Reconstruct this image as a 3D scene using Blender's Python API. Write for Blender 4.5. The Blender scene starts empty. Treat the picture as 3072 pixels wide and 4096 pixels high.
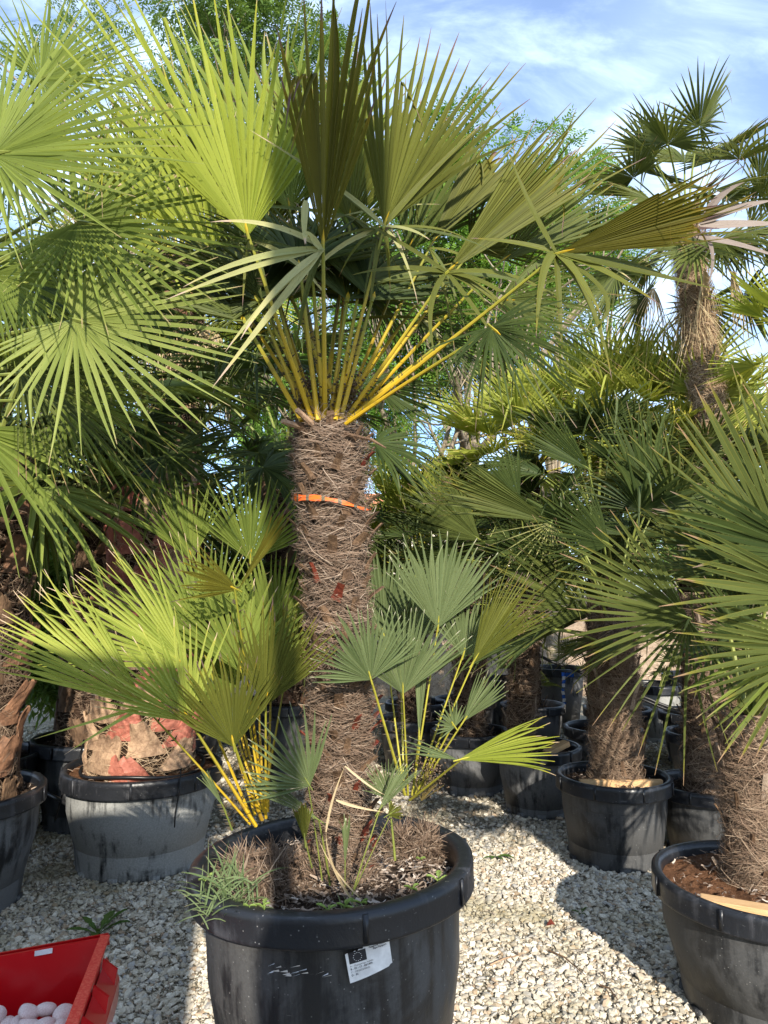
import bpy, math, random
import numpy as np
from mathutils import Vector, Matrix, Euler
# ---------------------------------------------------------------- camera, sky, sun
sc = bpy.context.scene
C = sc.collection
H, PITCH, FPX = 1.40, math.radians(5.5), 745.0
cam = bpy.data.cameras.new("camera"); camo = bpy.data.objects.new("camera", cam); C.objects.link(camo)
camo.location = (0, 0, H); camo.rotation_euler = (math.radians(90)+PITCH, 0, 0)
cam.sensor_fit = 'VERTICAL'; cam.sensor_height = 36; cam.lens = 36*FPX/1024; cam.clip_end = 500; cam.clip_start = 0.05
sc.camera = camo
SUN_EL = math.radians(26); SUN_D = Vector((-0.20, 1.0, 0)).normalized()
w = bpy.data.worlds.new("World"); sc.world = w; w.use_nodes = True
sc.view_settings.view_transform = 'Standard'; sc.view_settings.look = 'None'
sc.view_settings.exposure = 0.88; sc.view_settings.gamma = 1
sun = bpy.data.lights.new("sun", 'SUN'); suno = bpy.data.objects.new("sun", sun); C.objects.link(suno)
sun.energy = 4.8; sun.angle = math.radians(0.6); sun.color = (1.0, 0.93, 0.81)
dvec = Vector((SUN_D.x*math.cos(SUN_EL), SUN_D.y*math.cos(SUN_EL), -math.sin(SUN_EL)))
suno.rotation_euler = dvec.to_track_quat('-Z', 'Y').to_euler(); suno.location = (1, -4, 8)
try:
    sc.cycles.max_bounces = 6; sc.cycles.transparent_max_bounces = 4; sc.cycles.transmission_bounces = 3
except Exception: pass

class NT:
    def __init__(s, nt): s.nt = nt; nt.nodes.clear()
    def n(s, t, **k):
        nd = s.nt.nodes.new(t); ins = k.pop('ins', {})
        for a, v in k.items(): setattr(nd, a, v)
        for a, v in ins.items(): s.set(nd, a, v)
        return nd
    def set(s, nd, a, v):
        sock = nd.inputs[a]
        if isinstance(v, bpy.types.NodeSocket): s.nt.links.new(v, sock)
        elif isinstance(v, bpy.types.Node): s.nt.links.new(v.outputs[0], sock)
        else:
            if hasattr(sock.default_value, '__len__') and len(sock.default_value) == 4 and hasattr(v, '__len__') and len(v) == 3: v = (*v, 1)
            sock.default_value = v
    def math(s, op, a, b=0.0, c=0.0, clamp=False):
        m = s.n('ShaderNodeMath', operation=op, use_clamp=clamp); s.set(m, 0, a); s.set(m, 1, b)
        if op in ('MULTIPLY_ADD', 'SMOOTH_MIN'): s.set(m, 2, c)
        return m
    def mix(s, f, a, b, mode='MIX'):
        m = s.n('ShaderNodeMix', data_type='RGBA', blend_type=mode); s.set(m, 0, f); s.set(m, 6, a); s.set(m, 7, b)
        return m.outputs[2]
    def ramp(s, f, lo, hi, a=0.0, b=1.0):
        m = s.n('ShaderNodeMapRange', interpolation_type='SMOOTHSTEP'); s.set(m, 0, f); s.set(m, 1, lo); s.set(m, 2, hi); s.set(m, 3, a); s.set(m, 4, b)
        return m.outputs[0]
    def noise(s, vec=None, scale=5.0, detail=4.0, rough=0.55, dist=0.0):
        m = s.n('ShaderNodeTexNoise', ins={'Scale': scale, 'Detail': detail, 'Roughness': rough, 'Distortion': dist})
        if vec is not None: s.set(m, 'Vector', vec)
        return m.outputs[0]

# sky: Nishita + thin cirrus laid out by direction
t = NT(w.node_tree)
sky = t.n('ShaderNodeTexSky', sky_type='NISHITA', sun_disc=False, sun_elevation=SUN_EL, sun_rotation=math.atan2(-SUN_D.x, -SUN_D.y), altitude=100, air_density=1.0, dust_density=0.6, ozone_density=1.6)
tc = t.n('ShaderNodeTexCoord')
mp = t.n('ShaderNodeMapping', ins={'Vector': tc.outputs['Generated'], 'Rotation': (0.5, 0.35, 0.6), 'Scale': (1.6, 4.2, 5.5)})
n1 = t.noise(mp.outputs[0], 1.6, 9, 0.62, 0.9)
n2 = t.noise(tc.outputs['Generated'], 2.2, 3, 0.5, 0.3)
cl = t.math('ADD', t.ramp(n1, 0.36, 0.72, 0, 0.72), t.ramp(n2, 0.32, 0.72, 0.05, 0.42), clamp=True)
skyc = t.mix(1.0, sky.outputs[0], (0.86, 1.05, 1.36), 'MULTIPLY')
mixc = t.mix(cl, skyc, (5.9, 7.4, 9.4))
bg = t.n('ShaderNodeBackground', ins={'Color': mixc, 'Strength': 0.115})
out = t.n('ShaderNodeOutputWorld'); w.node_tree.links.new(bg.outputs[0], out.inputs[0])

# ---------------------------------------------------------------- helpers
def P(px, py, Y):
    """the place in the yard, Y metres in front of the camera, seen at picture point (px, py)"""
    cp, sp = math.cos(PITCH), math.sin(PITCH)
    a = (px-384)/FPX; b = (512-py)/FPX
    d = Vector((a, cp-b*sp, sp+b*cp))
    return Vector((0, 0, H)) + d*(Y/d.y)
def G(px, Y, z=0.0):
    cp, sp = math.cos(PITCH), math.sin(PITCH)
    return (px-384)/FPX*(Y*cp+(z-H)*sp)

class MB:
    def __init__(s): s.V = []; s.Q = []; s.T = []; s.U = []; s.n = 0
    def add(s, V, Q=None, T=None, U=None, m=0):
        V = np.asarray(V, dtype=np.float32).reshape(-1, 3)
        if Q is not None and len(Q):
            Q = np.asarray(Q, dtype=np.int32).reshape(-1, 4)+s.n; s.Q.append((Q, np.full(len(Q), m, np.int32)))
        if T is not None and len(T):
            T = np.asarray(T, dtype=np.int32).reshape(-1, 3)+s.n; s.T.append((T, np.full(len(T), m, np.int32)))
        s.U.append(np.zeros((len(V), 2), np.float32) if U is None else np.asarray(U, np.float32).reshape(-1, 2))
        s.V.append(V); s.n += len(V)
    def build(s, name, mats, parent=None, smooth=False, origin=None):
        V = np.concatenate(s.V) if s.V else np.zeros((0, 3), np.float32)
        U = np.concatenate(s.U) if s.U else np.zeros((0, 2), np.float32)
        if origin is not None: V = V-np.array(origin, np.float32)
        me = bpy.data.meshes.new(name)
        Q = np.concatenate([q for q, _ in s.Q]) if s.Q else np.zeros((0, 4), np.int32)
        T = np.concatenate([q for q, _ in s.T]) if s.T else np.zeros((0, 3), np.int32)
        mi = np.concatenate([m for _, m in s.Q]+[m for _, m in s.T]) if (s.Q or s.T) else np.zeros(0, np.int32)
        loops = np.concatenate([Q.ravel(), T.ravel()]).astype(np.int32)
        nq, nt = len(Q), len(T)
        starts = np.concatenate([np.arange(nq)*4, nq*4+np.arange(nt)*3]).astype(np.int32)
        me.vertices.add(len(V)); me.vertices.foreach_set('co', V.ravel())
        me.loops.add(len(loops)); me.loops.foreach_set('vertex_index', loops)
        me.polygons.add(nq+nt); me.polygons.foreach_set('loop_start', starts)
        me.polygons.foreach_set('material_index', mi)
        me.polygons.foreach_set('use_smooth', np.full(nq+nt, smooth, bool))
        uv = me.uv_layers.new(name='UVMap'); uv.data.foreach_set('uv', U[loops].ravel())
        me.update(calc_edges=True); me.validate()
        for m in (mats if isinstance(mats, (list, tuple)) else [mats]): me.materials.append(m)
        o = bpy.data.objects.new(name, me); C.objects.link(o)
        if origin is not None: o.location = origin
        if parent is not None: o.parent = parent
        return o
def thing(name, label, cat, loc=(0, 0, 0), group=None):
    o = bpy.data.objects.new(name, None); C.objects.link(o); o.location = loc; o.empty_display_size = 0.1
    return tag(o, label, cat, group)
def tag(o, label, cat, group=None):
    o['label'] = label; o['category'] = cat
    if group: o['group'] = group
    return o
def kind(o, k): o['kind'] = k; return o
def nrm(v): return v/np.maximum(np.linalg.norm(v, axis=-1, keepdims=True), 1e-9)

def tube(mb, pts, rad, ns=8, m=0, flat=1.0, cap=True, vbase=0.0):
    pts = np.array([tuple(p) for p in pts], float); n = len(pts)
    rad = np.broadcast_to(np.asarray(rad, float), (n,)) if np.ndim(rad) else np.full(n, rad)
    tg = nrm(np.gradient(pts, axis=0))
    ref = np.array([0, 0, 1.0]) if abs(tg[0][2]) < 0.9 else np.array([1.0, 0, 0])
    u = nrm(np.cross(tg[0], ref)); V = []; U = []
    for i in range(n):
        u = nrm(u-np.dot(u, tg[i])*tg[i]); v = np.cross(tg[i], u)
        a = np.arange(ns)*2*math.pi/ns
        V.append(pts[i]+rad[i]*(np.cos(a)[:, None]*u+flat*np.sin(a)[:, None]*v))
        U += [(i/(n-1), vbase+k/ns) for k in range(ns)]
    Q = [(i*ns+k, i*ns+(k+1) % ns, (i+1)*ns+(k+1) % ns, (i+1)*ns+k) for i in range(n-1) for k in range(ns)]
    V = np.concatenate(V); T = []
    if cap:
        V = np.concatenate([V, pts[:1], pts[-1:]]); U += [(0, vbase), (1, vbase)]
        b = n*ns
        T = [(b, (k+1) % ns, k) for k in range(ns)]+[(b+1, (n-1)*ns+k, (n-1)*ns+(k+1) % ns) for k in range(ns)]
    mb.add(V, Q, T, U, m)
def ribbons(mb, pts, side, wid, m=0, seed=0):
    """pts (M,K,3), side (M,K,3) unit, wid (M,K)"""
    M, K, _ = pts.shape
    V = np.stack([pts-side*wid[..., None], pts+side*wid[..., None]], 2)
    idx = np.arange(M*K*2).reshape(M, K, 2)
    Q = np.stack([idx[:, :-1, 0], idx[:, :-1, 1], idx[:, 1:, 1], idx[:, 1:, 0]], -1)
    r = np.random.RandomState(seed).rand(M)
    U = np.zeros((M, K, 2, 2)); U[..., 0] = np.linspace(0, 1, K)[None, :, None]; U[..., 1] = (np.arange(M)+0*r)[:, None, None]+np.array([0.02, 0.98])
    mb.add(V, Q, None, U, m)
def box(mb, c, s, rot=None, m=0):
    V = np.array([(x, y, z) for x in (-.5, .5) for y in (-.5, .5) for z in (-.5, .5)])*np.array(s)
    if rot is not None: V = V@np.array(rot.to_3x3()).T
    mb.add(V+np.array(c), [(0, 1, 3, 2), (4, 6, 7, 5), (0, 4, 5, 1), (2, 3, 7, 6), (0, 2, 6, 4), (1, 5, 7, 3)], m=m)
def lathe(mb, prof, ns=64, m=0, wob=None, c=(0, 0, 0)):
    a = np.arange(ns)*2*math.pi/ns; V = []; U = []
    for j, (r, z) in enumerate(prof):
        rr = np.full(ns, r) if wob is None else r*(1+wob(a))
        V.append(np.stack([c[0]+rr*np.cos(a), c[1]+rr*np.sin(a), np.full(ns, c[2]+z)], 1)); U += [(k/ns, j) for k in range(ns)]
    n = len(prof)
    Q = [(i*ns+k, i*ns+(k+1) % ns, (i+1)*ns+(k+1) % ns, (i+1)*ns+k) for i in range(n-1) for k in range(ns)]
    mb.add(np.concatenate(V), Q, None, U, m)

# ---------------------------------------------------------------- materials
def newmat(name):
    m = bpy.data.materials.new(name); m.use_nodes = True; return m, NT(m.node_tree)
def finish(t, sh): 
    o = t.n('ShaderNodeOutputMaterial'); t.nt.links.new(sh.outputs[0], o.inputs[0])
def leafmat(name, ca, cb, tip=(0.20, 0.15, 0.10), tip0=0.93, edge=(0.30, 0.28, 0.04), edgef=0.5, trans=0.35, rough=0.5):
    m, t = newmat(name)
    uv = t.n('ShaderNodeUVMap'); sp = t.n('ShaderNodeSeparateXYZ', ins={0: uv.outputs[0]}); u, v = sp.outputs[0], sp.outputs[1]
    fl = t.math('FLOOR', v); fr = t.math('FRACT', v)
    oi = t.n('ShaderNodeObjectInfo')
    wn = t.n('ShaderNodeTexWhiteNoise', noise_dimensions='2D', ins={'Vector': t.n('ShaderNodeCombineXYZ', ins={0: fl.outputs[0], 1: oi.outputs['Random']}).outputs[0]})
    r = wn.outputs[0]
    st = t.n('ShaderNodeCombineXYZ', ins={0: t.math('MULTIPLY', u, 3.0).outputs[0], 1: t.math('MULTIPLY', v, 14.0).outputs[0]})
    stripes = t.noise(st.outputs[0], 1.0, 3, 0.6)
    big = t.noise(t.n('ShaderNodeTexCoord').outputs['Object'], 9.0, 3, 0.6)
    f = t.math('ADD', t.math('MULTIPLY', t.math('SUBTRACT', r, 0.15), 0.85), t.math('MULTIPLY', t.math('ADD', stripes, big), 0.32), clamp=True)
    f = t.math('ADD', f, t.math('MULTIPLY', t.math('SUBTRACT', oi.outputs['Random'], 0.5), 0.35), clamp=True)
    col = t.mix(f, ca, cb)
    ed = t.math('ABSOLUTE', t.math('SUBTRACT', fr, 0.5))
    edf = t.math('MULTIPLY', t.ramp(ed, 0.36, 0.48), t.ramp(u, 0.25, 0.9, 0, edgef))
    col = t.mix(edf, col, edge)
    tu = t.math('ADD', u, t.math('MULTIPLY', t.math('SUBTRACT', r, 0.5), 0.13))
    tf = t.ramp(tu, tip0, tip0+0.05)
    yel = t.ramp(tu, tip0-0.09, tip0+0.01, 0, 0.55)
    col = t.mix(yel, col, edge)
    col = t.mix(tf, col, t.mix(stripes, tip, tuple(min(1, c*1.7) for c in tip)))
    b = t.n('ShaderNodeBump', ins={'Height': stripes, 'Strength': 0.35, 'Distance': 0.004})
    spots = t.noise(t.n('ShaderNodeTexCoord').outputs['Object'], 160.0, 1, 0.5)
    col = t.mix(t.ramp(spots, 0.70, 0.76, 0, 0.55), col, (0.10, 0.08, 0.03))
    pr = t.n('ShaderNodeBsdfPrincipled', ins={'Base Color': col, 'Roughness': rough, 'Normal': b.outputs[0], 'Specular IOR Level': 0.22})
    tr = t.n('ShaderNodeBsdfTranslucent', ins={'Color': t.mix(0.5, col, t.mix(1.0, col, (1.7, 1.5, 0.5), 'MULTIPLY'))})
    mx = t.n('ShaderNodeMixShader', ins={0: trans, 1: pr.outputs[0], 2: tr.outputs[0]}); finish(t, mx)
    return m
def fibremat(name, ca, cb, cc=None, rough=0.85):
    m, t = newmat(name)
    uv = t.n('ShaderNodeUVMap'); sp = t.n('ShaderNodeSeparateXYZ', ins={0: uv.outputs[0]})
    wn = t.n('ShaderNodeTexWhiteNoise', noise_dimensions='1D', ins={'W': t.math('FLOOR', sp.outputs[1]).outputs[0]})
    big = t.noise(t.n('ShaderNodeTexCoord').outputs['Object'], 7.0, 4, 0.6)
    f = t.math('ADD', t.math('MULTIPLY', wn.outputs[0], 0.7), t.math('MULTIPLY', big, 0.45), clamp=True)
    col = t.mix(f, ca, cb)
    if cc: col = t.mix(t.ramp(wn.outputs[0], 0.80, 0.9, 0, 0.7), col, cc)
    pr = t.n('ShaderNodeBsdfPrincipled', ins={'Base Color': col, 'Roughness': rough, 'Specular IOR Level': 0.15}); finish(t, pr)
    return m
def noisemat(name, ca, cb, scale=20, rough=0.8, bump=0.3, stretch=(1, 1, 1), spec=0.3, dist=0.01, detail=6):
    m, t = newmat(name)
    mp = t.n('ShaderNodeMapping', ins={'Vector': t.n('ShaderNodeTexCoord').outputs['Object'], 'Scale': stretch})
    n = t.noise(mp.outputs[0], scale, detail, 0.65); n2 = t.noise(mp.outputs[0], scale*6, 3, 0.6)
    f = t.ramp(t.math('ADD', t.math('MULTIPLY', n, 0.7), t.math('MULTIPLY', n2, 0.3)), 0.32, 0.68)
    b = t.n('ShaderNodeBump', ins={'Height': t.math('ADD', n, n2).outputs[0], 'Strength': bump, 'Distance': dist})
    pr = t.n('ShaderNodeBsdfPrincipled', ins={'Base Color': t.mix(f, ca, cb), 'Roughness': rough, 'Normal': b.outputs[0], 'Specular IOR Level': spec}); finish(t, pr)
    return m
def potmat(name, dust=0.25, dustc=(0.22, 0.22, 0.21), base=(0.016, 0.017, 0.019), rough=0.42):
    m, t = newmat(name)
    co = t.n('ShaderNodeTexCoord').outputs['Object']
    ns = t.noise(co, 5.0, 6, 0.65, 0.6)
    ms = t.n('ShaderNodeMapping', ins={'Vector': co, 'Scale': (9, 9, 0.9)}); streak = t.noise(ms.outputs[0], 3.0, 5, 0.6)
    fine = t.noise(co, 130.0, 3, 0.7)
    speck = t.n('ShaderNodeTexVoronoi', ins={'Vector': co, 'Scale': 70.0}); sf = t.ramp(speck.outputs[0], 0.05, 0.16, 1, 0)
    sp2 = t.math('MULTIPLY', sf, t.ramp(t.noise(co, 30.0, 2, 0.5), 0.48, 0.62))
    d = t.ramp(t.math('ADD', t.math('MULTIPLY', ns, 0.55), t.math('MULTIPLY', streak, 0.45)), 0.60-dust*0.5, 0.74-dust*0.5)
    d = t.math('MULTIPLY', d, t.ramp(fine, 0.25, 0.75, 0.70, 1.0))
    d = t.math('MULTIPLY', d, min(1.0, 0.25+dust*1.3))
    col = t.mix(d, base, dustc); col = t.mix(t.math('MULTIPLY', sp2, 0.55), col, (0.38, 0.37, 0.35))
    sc_ = t.n('ShaderNodeMapping', ins={'Vector': co, 'Rotation': (0.4, 0.9, 0.2), 'Scale': (4, 60, 60)})
    scr = t.noise(sc_.outputs[0], 2.0, 3, 0.5)
    col = t.mix(t.ramp(scr, 0.68, 0.74, 0, 0.22), col, (0.25, 0.25, 0.25))
    b = t.n('ShaderNodeBump', ins={'Height': t.math('ADD', ns, t.math('MULTIPLY', fine, 0.12)).outputs[0], 'Strength': 0.35, 'Distance': 0.01})
    ro = t.math('ADD', rough, t.math('MULTIPLY', d, 0.4))
    pr = t.n('ShaderNodeBsdfPrincipled', ins={'Base Color': col, 'Roughness': ro.outputs[0], 'Normal': b.outputs[0], 'Specular IOR Level': 0.4}); finish(t, pr)
    return m
def plain(name, col, rough=0.6, spec=0.3):
    m, t = newmat(name)
    n = t.noise(t.n('ShaderNodeTexCoord').outputs['Object'], 25.0, 4, 0.6)
    c = t.mix(t.ramp(n, 0.3, 0.75), tuple(x*0.82 for x in col), tuple(min(1, x*1.12) for x in col))
    pr = t.n('ShaderNodeBsdfPrincipled', ins={'Base Color': c, 'Roughness': rough, 'Specular IOR Level': spec}); finish(t, pr); return m

TIPG = (0.22, 0.16, 0.12)
M = {}
M['l_main'] = leafmat('main_leaf_green', (0.075, 0.085, 0.014), (0.135, 0.145, 0.026), (0.15, 0.095, 0.085), 0.93, (0.24, 0.18, 0.02), 0.75, 0.30)
M['l_olive'] = leafmat('main_leaf_olive', (0.085, 0.082, 0.011), (0.155, 0.145, 0.020), (0.12, 0.075, 0.075), 0.90, (0.26, 0.17, 0.015), 0.8, 0.42)
M['l_lime'] = leafmat('bright_lime_leaf', (0.25, 0.31, 0.055), (0.41, 0.45, 0.10), (0.52, 0.40, 0.28), 0.945, (0.55, 0.50, 0.10), 0.6, 0.35)  # palest of the left offshoot's lime tones
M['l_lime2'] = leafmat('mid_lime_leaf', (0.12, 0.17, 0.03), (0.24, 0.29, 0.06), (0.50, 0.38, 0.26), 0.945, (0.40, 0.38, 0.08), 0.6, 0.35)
M['l_yellow'] = leafmat('yellow_green_leaf', (0.22, 0.27, 0.035), (0.34, 0.38, 0.06), (0.40, 0.30, 0.2), 0.95, (0.5, 0.42, 0.05), 0.6, 0.4)
M['l_grey'] = leafmat('grey_green_leaf', (0.098, 0.135, 0.052), (0.175, 0.215, 0.095), (0.40, 0.38, 0.28), 0.97, (0.24, 0.28, 0.13), 0.3, 0.28)
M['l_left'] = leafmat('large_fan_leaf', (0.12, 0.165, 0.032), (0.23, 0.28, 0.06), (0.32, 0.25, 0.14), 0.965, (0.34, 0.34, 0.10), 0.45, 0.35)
M['l_left2'] = leafmat('sun_painted_fan_leaf', (0.19, 0.24, 0.055), (0.33, 0.37, 0.11), (0.36, 0.28, 0.16), 0.965, (0.42, 0.42, 0.16), 0.45, 0.35)  # paler copy of large_fan_leaf, full sun put into its colour
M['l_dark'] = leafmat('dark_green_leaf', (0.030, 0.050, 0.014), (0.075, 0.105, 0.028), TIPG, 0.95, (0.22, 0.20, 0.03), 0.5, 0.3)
M['l_mid'] = leafmat('windmill_leaf', (0.055, 0.075, 0.018), (0.125, 0.15, 0.040), (0.26, 0.17, 0.10), 0.93, (0.30, 0.25, 0.04), 0.7, 0.3)
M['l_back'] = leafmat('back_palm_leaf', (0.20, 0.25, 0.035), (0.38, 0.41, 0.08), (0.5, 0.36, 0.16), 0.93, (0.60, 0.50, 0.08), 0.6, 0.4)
M['l_straw'] = leafmat('dry_straw_leaf', (0.34, 0.25, 0.14), (0.55, 0.44, 0.27), (0.35, 0.25, 0.16), 0.97, (0.5, 0.36, 0.16), 0.4, 0.2)
M['l_dry'] = leafmat('withered_grey_leaf', (0.13, 0.10, 0.085), (0.26, 0.21, 0.18), (0.2, 0.15, 0.12), 0.97, (0.25, 0.2, 0.14), 0.4, 0.15)
M['l_tan'] = leafmat('pale_drooping_strip', (0.26, 0.28, 0.10), (0.40, 0.38, 0.17), (0.36, 0.27, 0.2), 0.86, (0.5, 0.42, 0.16), 0.5, 0.3)
m, t = newmat('yellow_petiole'); uvn = t.n('ShaderNodeUVMap'); s_ = t.n('ShaderNodeSeparateXYZ', ins={0: uvn.outputs[0]})
n_ = t.noise(t.n('ShaderNodeTexCoord').outputs['Object'], 22.0, 4, 0.6)
c_ = t.mix(t.ramp(t.math('ADD', s_.outputs[0], t.math('MULTIPLY', t.math('SUBTRACT', n_, .5), .5)), 0.1, 0.95), (0.46, 0.29, 0.015), (0.19, 0.19, 0.022))
c_ = t.mix(t.ramp(n_, .58, .72, 0, .6), c_, (0.20, 0.11, 0.02))
finish(t, t.n('ShaderNodeBsdfPrincipled', ins={'Base Color': c_, 'Roughness': 0.5, 'Specular IOR Level': 0.25})); M['pet_y'] = m
M['pet_g'] = noisemat('green_petiole', (0.11, 0.14, 0.03), (0.22, 0.24, 0.05), 8, 0.45, 0.1)
M['pet_gr'] = noisemat('olive_petiole', (0.26, 0.24, 0.03), (0.42, 0.38, 0.05), 8, 0.45, 0.1)
M['thorn'] = plain('dark_thorn', (0.05, 0.035, 0.015))
M['fib_grey'] = fibremat('grey_trunk_fibre', (0.085, 0.053, 0.036), (0.235, 0.165, 0.115), (0.36, 0.28, 0.21))
M['fib_brown'] = fibremat('brown_trunk_fibre', (0.085, 0.055, 0.038), (0.27, 0.185, 0.125), (0.38, 0.29, 0.20))
M['fib_tan'] = fibremat('tan_trunk_fibre', (0.22, 0.14, 0.08), (0.48, 0.34, 0.21), (0.6, 0.45, 0.3))
M['core'] = noisemat('trunk_core', (0.055, 0.036, 0.026), (0.16, 0.11, 0.08), 30, 0.9, 0.8, (1, 1, 3), 0.1, 0.03)
M['core_br'] = noisemat('windmill_trunk_core', (0.03, 0.018, 0.012), (0.10, 0.06, 0.04), 30, 0.9, 0.8, (1, 1, 3), 0.1, 0.03)
M['boot'] = noisemat('cut_leaf_base', (0.06, 0.034, 0.02), (0.19, 0.115, 0.065), 25, 0.75, 0.5, (1, 1, 0.3))
M['boot_grey'] = noisemat('grey_split_leaf_base', (0.17, 0.12, 0.085), (0.40, 0.31, 0.23), 25, 0.8, 0.5, (1, 1, .2))
M['boot_red'] = noisemat('red_leaf_base', (0.09, 0.014, 0.009), (0.20, 0.045, 0.022), 18, 0.6, 0.4)
M['boot_pink'] = noisemat('pink_leaf_base', (0.24, 0.065, 0.045), (0.46, 0.17, 0.115), 12, 0.6, 0.4)
M['boot_dk'] = noisemat('dark_brown_leaf_base', (0.09, 0.045, 0.025), (0.26, 0.13, 0.07), 12, 0.7, 0.5)
M['boot_tan'] = noisemat('tan_leaf_base', (0.17, 0.10, 0.06), (0.44, 0.29, 0.18), 14, 0.75, 0.5)
M['soil'] = noisemat('potting_soil', (0.030, 0.020, 0.015), (0.11, 0.075, 0.055), 45, 0.95, 1.0, (1, 1, 1), 0.1, 0.02)
M['soil_or'] = noisemat('coir_soil', (0.10, 0.045, 0.022), (0.30, 0.15, 0.08), 55, 0.95, 1.0, (1, 1, 1), 0.1, 0.02)
M['chip'] = fibremat('wood_chips', (0.10, 0.07, 0.05), (0.36, 0.28, 0.22), (0.5, 0.44, 0.38))
M['pot'] = potmat('black_plastic_pot', 0.38, (0.095, 0.094, 0.092))
M['pot_grey'] = potmat('dusty_grey_pot', 0.42, (0.19, 0.19, 0.19))
M['pot_white'] = potmat('limed_pot', 0.47, (0.40, 0.40, 0.38))
M['rim'] = potmat('black_pot_rim', 0.2, (0.09, 0.09, 0.10), (0.014, 0.015, 0.018), 0.33)
M['fruit'] = plain('small_brown_fruit', (0.085, 0.05, 0.025), 0.5)
M['fruit_s'] = plain('fruit_stalk', (0.16, 0.12, 0.04), 0.6)
M['hose'] = plain('black_irrigation_hose', (0.012, 0.012, 0.013), 0.35, 0.5)
M['wood'] = noisemat('sawn_pine', (0.50, 0.29, 0.13), (0.66, 0.43, 0.22), 6, 0.6, 0.2, (1.5, 22, 22))
M['paper'] = plain('white_paper', (0.80, 0.80, 0.80), 0.55)
M['ink'] = plain('black_ink', (0.03, 0.03, 0.035), 0.6)
M['blue'] = plain('blue_ribbon', (0.02, 0.12, 0.55), 0.4)
M['white'] = plain('white_plastic', (0.7, 0.7, 0.7), 0.5)
M['weed'] = leafmat('weed_leaf', (0.16, 0.24, 0.05), (0.25, 0.34, 0.09), (0.2, 0.2, 0.08), 0.99, (0.3, 0.35, 0.1), 0.2, 0.3)
M['weed_dk'] = leafmat('dark_weed_leaf', (0.05, 0.10, 0.02), (0.10, 0.16, 0.04), (0.1, 0.12, 0.04), 0.99, (0.12, 0.18, 0.05), 0.2, 0.3)
M['grass'] = leafmat('grass_blade', (0.10, 0.15, 0.06), (0.19, 0.24, 0.11), (0.3, 0.26, 0.15), 0.93, (0.25, 0.25, 0.1), 0.2, 0.3)
M['bark'] = noisemat('pale_bark', (0.16, 0.13, 0.09), (0.38, 0.31, 0.22), 12, 0.9, 0.7, (1, 1, 0.3), 0.2, 0.03)
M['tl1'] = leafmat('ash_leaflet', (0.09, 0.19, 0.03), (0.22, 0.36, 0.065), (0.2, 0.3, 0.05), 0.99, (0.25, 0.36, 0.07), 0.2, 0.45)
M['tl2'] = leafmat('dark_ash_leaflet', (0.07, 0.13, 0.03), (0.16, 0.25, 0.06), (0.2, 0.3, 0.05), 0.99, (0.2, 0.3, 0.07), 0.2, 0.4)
# orange tape with dark bars
m, t = newmat('orange_striped_tape'); uvn = t.n('ShaderNodeUVMap'); s_ = t.n('ShaderNodeSeparateXYZ', ins={0: uvn.outputs[0]})
bar = t.math('GREATER_THAN', t.math('FRACT', t.math('MULTIPLY', s_.outputs[0], 15.0)), 0.76)
t.col = t.mix(bar, (0.86, 0.13, 0.012), (0.12, 0.10, 0.055))
finish(t, t.n('ShaderNodeBsdfPrincipled', ins={'Base Color': t.col, 'Roughness': 0.35})); M['tape'] = m
# red plastic
m, t = newmat('red_plastic'); co = t.n('ShaderNodeTexCoord').outputs['Object']
c_ = t.mix(t.ramp(t.noise(co, 40, 4, 0.7), 0.55, 0.8, 0, 0.25), (0.50, 0.004, 0.008), (0.55, 0.06, 0.05))
finish(t, t.n('ShaderNodeBsdfPrincipled', ins={'Base Color': c_, 'Roughness': 0.28, 'Subsurface Weight': 0.0, 'Coat Weight': 0.2})); M['red'] = m
m, t = newmat('worn_red_edge'); co = t.n('ShaderNodeTexCoord').outputs['Object']
c_ = t.mix(t.ramp(t.noise(co, 160, 3, 0.7), 0.4, 0.7, 0, 0.7), (0.62, 0.03, 0.015), (0.75, 0.16, 0.09))
finish(t, t.n('ShaderNodeBsdfPrincipled', ins={'Base Color': c_, 'Roughness': 0.7})); M['rededge'] = m
M['pebble'] = noisemat('pale_pink_pebble', (0.58, 0.42, 0.39), (0.80, 0.69, 0.66), 9, 0.55, 0.15)
# gravel stones: tone per stone from uv
m, t = newmat('gravel_stone'); uvn = t.n('ShaderNodeUVMap'); s_ = t.n('ShaderNodeSeparateXYZ', ins={0: uvn.outputs[0]})
r = s_.outputs[0]; r2 = s_.outputs[1]
c_ = t.mix(t.ramp(r, 0.0, 1.0), (0.45, 0.39, 0.30), (0.76, 0.70, 0.59))
c_ = t.mix(t.ramp(r2, 0.84, 0.9, 0, 0.8), c_, (0.32, 0.32, 0.32))
c_ = t.mix(t.ramp(r2, 0.05, 0.10, 0.75, 0), c_, (0.33, 0.21, 0.12))
n_ = t.noise(t.n('ShaderNodeTexCoord').outputs['Object'], 90.0, 5, 0.65)
c_ = t.mix(t.ramp(n_, 0.35, 0.7, 0.35, 0), c_, (0.30, 0.25, 0.18))
moss = t.ramp(t.noise(t.n('ShaderNodeTexCoord').outputs['Object'], 1.7, 5, 0.6), 0.46, 0.66, 0, 0.6)
c_ = t.mix(moss, c_, (0.20, 0.17, 0.08))
b_ = t.n('ShaderNodeBump', ins={'Height': n_, 'Strength': 0.4, 'Distance': 0.004})
finish(t, t.n('ShaderNodeBsdfPrincipled', ins={'Base Color': c_, 'Roughness': 0.9, 'Normal': b_.outputs[0], 'Specular IOR Level': 0.15})); M['stone'] = m
m, t = newmat('gravel_ground'); co = t.n('ShaderNodeTexCoord').outputs['Object']
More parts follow.
